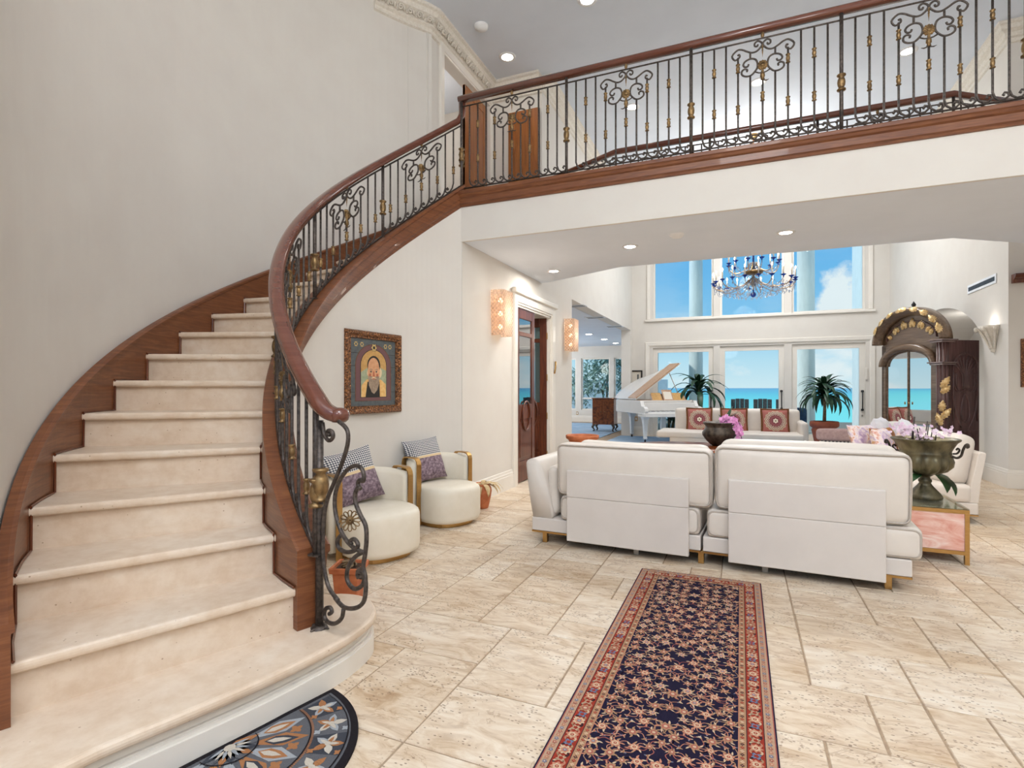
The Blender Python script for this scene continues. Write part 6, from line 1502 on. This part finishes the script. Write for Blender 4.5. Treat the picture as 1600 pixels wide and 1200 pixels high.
framed('framed_print', 'brown framed print at the right edge of the picture, on the side bay wall', (3.53, 8.958, 1.62), 0, .42, .62, 'frame')
t = thing('wood_cornice', 'carved dark wood cornice high on the side bay wall', 'cornice', (3.85, 8.96, 2.72))
MB().sweep([(0, -.07), (.05, -.07), (.06, -.03), (.1, -.01), (.12, .02), (.12, .04), (0, .04)], [((-.62, 0, 0), (0, -1, 0), (0, 0, 1)), ((.7, 0, 0), (0, -1, 0), (0, 0, 1))]).build('shelf', 'doordark', t, merge=False)
# ------------------------------------------------------------------ ceiling fittings
DLI = []
def downlight(label, x, y, z, grp, on=True, r=.085):
    t = thing('downlight', label, 'ceiling light', (x, y, z), 0, grp)
    MB().lathe([(r*.8, -.004), (r, -.01), (r*1.25, -.006), (r*1.28, 0), (r*.8, 0)], 20, caps=False).build('ring', 'plastic', t, merge=False)
    MB().lathe([(0, -.006), (r*.82, -.006)], 20).build('lens', 'lamp', t)
G1 = 'downlights in the high ceiling'; G2 = 'downlights in the bridge soffit'
for x, y, lab in ((-3.05, 7.04, 'high ceiling downlight nearest the crown moulding, left of the bridge rail'), (-1.67, 9.11, 'high ceiling downlight seen beside the first rosette of the bridge railing'), (.25, 9.12, 'high ceiling downlight seen beside the second rosette of the bridge railing'), (2.15, 9.1, 'high ceiling downlight seen beside the third rosette, at the right of the bridge railing'), (-1.71, 6.38, 'high ceiling downlight cut by the top edge of the picture')):
    downlight(lab, x, y, CEIL, G1, r=.095)
for x, y, lab in ((-2.31, 6.9, 'soffit downlight nearest the panelled door'), (-1.13, 6.03, 'soffit downlight in the middle of the bridge underside'), (.42, 6.1, 'soffit downlight at the right of the bridge underside, before the chandelier')):
    downlight(lab, x, y, SOF, G2, r=.07)
def at_side(px, py, z=SOF): 
    d = f*(CAMZ-z)/(py-606); u = (px-800)/f; return d*(FX+.921*u), d*(FY+.3896*u)
for px, py, lab in ((920, 522, 'side room downlight nearest the glass sconce'), (944, 530, 'middle side room downlight'), (962, 536, 'small side room downlight farthest from the sconce')):
    x, y = at_side(px, py); downlight(lab, x, y, SOF, 'downlights in the side room', r=.11)
for px, py, lab, dk in ((898, 478, 'ceiling vent beside the sconce in the side room', 0), (930, 496, 'dark ceiling vent in the middle of the side room', 1), (960, 510, 'ceiling vent nearest the corner of the side room opening', 0)):
    x, y = at_side(px, py); t = thing('ceiling_vent', lab, 'vent', (x, y, SOF), 0, 'vents in the side room ceiling')
    MB().box(-.22, .22, -.14, .14, -.008, 0).build('frame', 'vent', t, bevel=.003); MB().box(-.18, .18, -.09, -.03, -.0095, -.0081).box(-.18, .18, .03, .09, -.0095, -.0081).build('slot', 'ventdark', t, merge=False)
t = thing('smoke_detector', 'round white smoke detector on the high ceiling', 'smoke detector', (-3.1, 6.3, CEIL))
MB().lathe([(0, -.06), (.05, -.058), (.055, -.045), (.085, -.035), (.09, 0)], 24).build('case', 'plastic', t, merge=False)
t = thing('smoke_detector', 'small white detector on the bridge soffit between the downlights', 'smoke detector', (-.6, 5.75, SOF))
MB().lathe([(0, -.03), (.05, -.03), (.07, -.012), (.075, 0)], 24).build('case', 'plastic', t, merge=False)
# ------------------------------------------------------------------ on the terrace
def column(label, x, y, r):
    t = thing('terrace_column', label, 'column', (x, y, -.03), 0, 'columns on the terrace')
    MB().box(-r*1.3, r*1.3, -r*1.3, r*1.3, 0, .15).build('base', 'column', t, bevel=.01)
    MB().lathe([(r*1.2, .15), (r*1.2, .2), (r, .25), (r*.94, 6.2)], 28).build('shaft', 'column', t, merge=False)
column('round terrace column behind the left glass door', -1.22, 16.9, .2)
column('round terrace column behind the right glass door and the cane plant', 1.66, 16.9, .23)
def lounger(label, x, y):
    t = thing('terrace_chair', label, 'chair', (x, y, -.03), 0, 'grey terrace chairs facing the sea')
    for k in range(4): MB().box(-.245+k*.125, -.127+k*.125, -.02, .02, .3, .98+.03*sin(pi*(k+.5)/4)).build('back_slat', 'wicker', t, bevel=.01)
    MB().box(-.27, .27, 0, .5, .3, .36).build('seat', 'wicker', t, bevel=.01)
    for sx in (-1, 1): MB().box(sx*.265-.025, sx*.265+.025, 0, .5, 0, .56).build('arm', 'wicker', t, bevel=.01)
lounger('grey terrace chair, left one of the pair in the middle door', -.02, 17.6); lounger('grey terrace chair, right one of the pair in the middle door', .60, 17.6); lounger('grey terrace chair cut by the frame of the middle door', 1.20, 17.6)
t = thing('covered_grill', 'navy vinyl covered box on the terrace behind the right door', 'grill cover', (1.32, 16.2, -.03))
MB().rbox((0, 0, .4), (.28, .25, .4), .06, 6).build('cover', 'navybox', t)
struct(MB().box(3.1, 3.3, YF+.3, 19, -.2, 6.2).build('exterior_wall_side', 'extwall'))
def bush(name, label, loc, R, n, seed, mt='shrub', L=.25, zs=1.2, cat='bush'):
    t = thing(name, label, cat, loc); rn = random.Random(seed); mb = MB()
    for k in range(n):
        th = rn.random()*TAU; ph = rn.uniform(-.3, 1.4); rr = R*rn.uniform(.45, 1)
        blade(mb, (rr*cos(th)*cos(ph), rr*sin(th)*cos(ph), R*zs+rr*zs*sin(ph)), rn.random()*TAU, L*rn.uniform(.7, 1.3), L*.35, rn.uniform(-.3, 1.2), rn.uniform(.2, 1.4), 4)
    mb.build('foliage', mt, t, merge=False)
    for k in range(3): MB().tube([(.1*k-.1, 0, 0), (.2*k-.2, .05, R*zs*1.2)], [.05, .03], 6).build('trunk', 'bark', t)
bush('pale_shrub', 'large grey green shrub outside the middle side room window', (-5.3, 23.0, -.4), 1.5, 1500, 3, L=.30)
bush('pale_shrub', 'grey green shrub outside the narrow side room window', (-7.4, 23.6, -.6), 1.2, 600, 9, L=.28)
bush('terrace_palm', 'blue green shrub on the terrace behind the piano lid', (-2.1, 17.8, -.03), .45, 240, 4, 'leafd', .4, 1.15)
LIGHTS_DOWN = [(-2.31, 6.9, 18), (-1.13, 6.03, 18), (.42, 6.1, 18), (2.2, 6.0, 18)]

# ------------------------------------------------------------------ outside, sky and lights
sea = MB().quad((-4000, 30, -3.2), (4000, 30, -3.2), (4000, 8000, -3.2), (-4000, 8000, -3.2)).build('sea', 'sea'); struct(sea, 'turquoise sea to the horizon')
struct(MB().box(-2.7, 9, YF+.25, 19.5, -.2, -.03).build('exterior_deck', 'deck'))
struct(MB().box(-40, 40, 19.5, 30.5, -3.3, -2.6).build('exterior_beach', 'deck'))
def world():
    w = bpy.data.worlds.new('sky'); SC.world = w; w.use_nodes = True; nt = NT(w.node_tree)
    bg = w.node_tree.nodes['Background']
    d = nt.tc('Generated'); s = nt.sep(d); z = s[2]
    base = nt.ramp(nt.m('ADD', nt.m('MULTIPLY', z, 1.0), .0), [(0, 'e4f6fd'), (.05, 'c8ebfc'), (.11, '96d2f8'), (.2, '78c2f6'), (.7, '58a8ea')])
    v = nt.map(d, (1, 1, 2.6))
    n = nt.noise(v, 5.5, 8, .58, .2)
    lowb = nt.ramp(z, [(0, (1,1,1,1)), (.10, (.9,.9,.9,1)), (.135, (.12,.12,.12,1)), (.3, (0,0,0,1))])
    c1 = nt.m('MULTIPLY', nt.ramp(n, [(.50, (0,0,0,1)), (.62, (1,1,1,1))]), lowb)
    # one big bank of cloud seen through the right-hand high window
    vd = nt.node('ShaderNodeVectorMath', operation='DISTANCE'); nt.put(vd.inputs[0], nt.map(d, (1, 1, 1.5))); vd.inputs[1].default_value = (.150, .973, .140*1.5)
    c2 = nt.ramp(nt.m('ADD', vd.outputs['Value'], nt.m('MULTIPLY', nt.m('SUBTRACT', nt.noise(d, 16, 6, .6), .5), .22)), [(.035, (1,1,1,1)), (.07, (0,0,0,1))])
    col = nt.mix(nt.m('MAXIMUM', c1, c2), base, lin('fbfdff'))
    nt.put(bg.inputs[0], col); bg.inputs[1].default_value = SKY
SKY = .95
world()
def light(name, typ, loc, energy, col=(1, .95, .88), size=.3, rot=(0, 0, 0), **kw):
    l = bpy.data.lights.new(name, typ); o = bpy.data.objects.new(name, l); C.objects.link(o); o.location = loc; o.rotation_euler = rot
    l.energy = energy; l.color = col
    if typ == 'AREA': l.shape = 'DISK'; l.size = size
    elif typ in ('POINT', 'SPOT'): l.shadow_soft_size = size
    for k, v in kw.items(): setattr(l, k, v)
    return o
sun = light('sun', 'SUN', (-20, -4, 30), 2.6, (1, .95, .88)); sun.rotation_euler = Vector((.72, .14, -.68)).to_track_quat('-Z', 'Y').to_euler(); sun.data.angle = .02
# added fill lights without fixtures: foyer, living room, hall and side room
WHITE = (.975, .985, 1.0)
light('foyer_fill', 'POINT', (.2, -.2, 5.0), 290, WHITE, .55)
light('foyer_fill', 'POINT', (2.8, -1.0, 4.2), 205, WHITE, .5)
light('foyer_fill', 'POINT', (-.6, -1.7, 3.4), 125, WHITE, .5)
light('living_fill', 'AREA', (.3, 11.9, CEIL-.03), 100, WHITE, 1.2)
light('living_fill', 'AREA', (.3, 13.0, CEIL-.03), 60, WHITE, 1.2)
light('ceiling_fill', 'POINT', (.22, 11.0, 4.7), 140, (1, .96, .9), .25)  # uplight added above the chandelier to brighten the high ceiling
for x, y, e in LIGHTS_DOWN: light('downlight_beam', 'AREA', (x, y, SOF-.03), e, (1, .95, .88), .14)
light('side_room_fill', 'POINT', (-6.5, 12.0, 2.3), 150, (1, .96, .91), .3)
light('side_room_fill', 'POINT', (-7.2, 17.4, 2.0), 210, (1, .96, .91), .3)
light('hall_fill', 'POINT', (-4.6, 6.9, 5.4), 18, (1, .93, .85), .2)
vs = SC.view_settings
vs.view_transform = 'Standard'; vs.look = 'None'; vs.exposure = 0.0; vs.gamma = 1.0; vs.use_curve_mapping = False
SC.display_settings.display_device = 'sRGB'
cy = SC.cycles
cy.max_bounces = 8; cy.diffuse_bounces = 5; cy.glossy_bounces = 4; cy.transmission_bounces = 6; cy.transparent_max_bounces = 12
cy.caustics_reflective = False; cy.caustics_refractive = False; cy.sample_clamp_indirect = 4.0
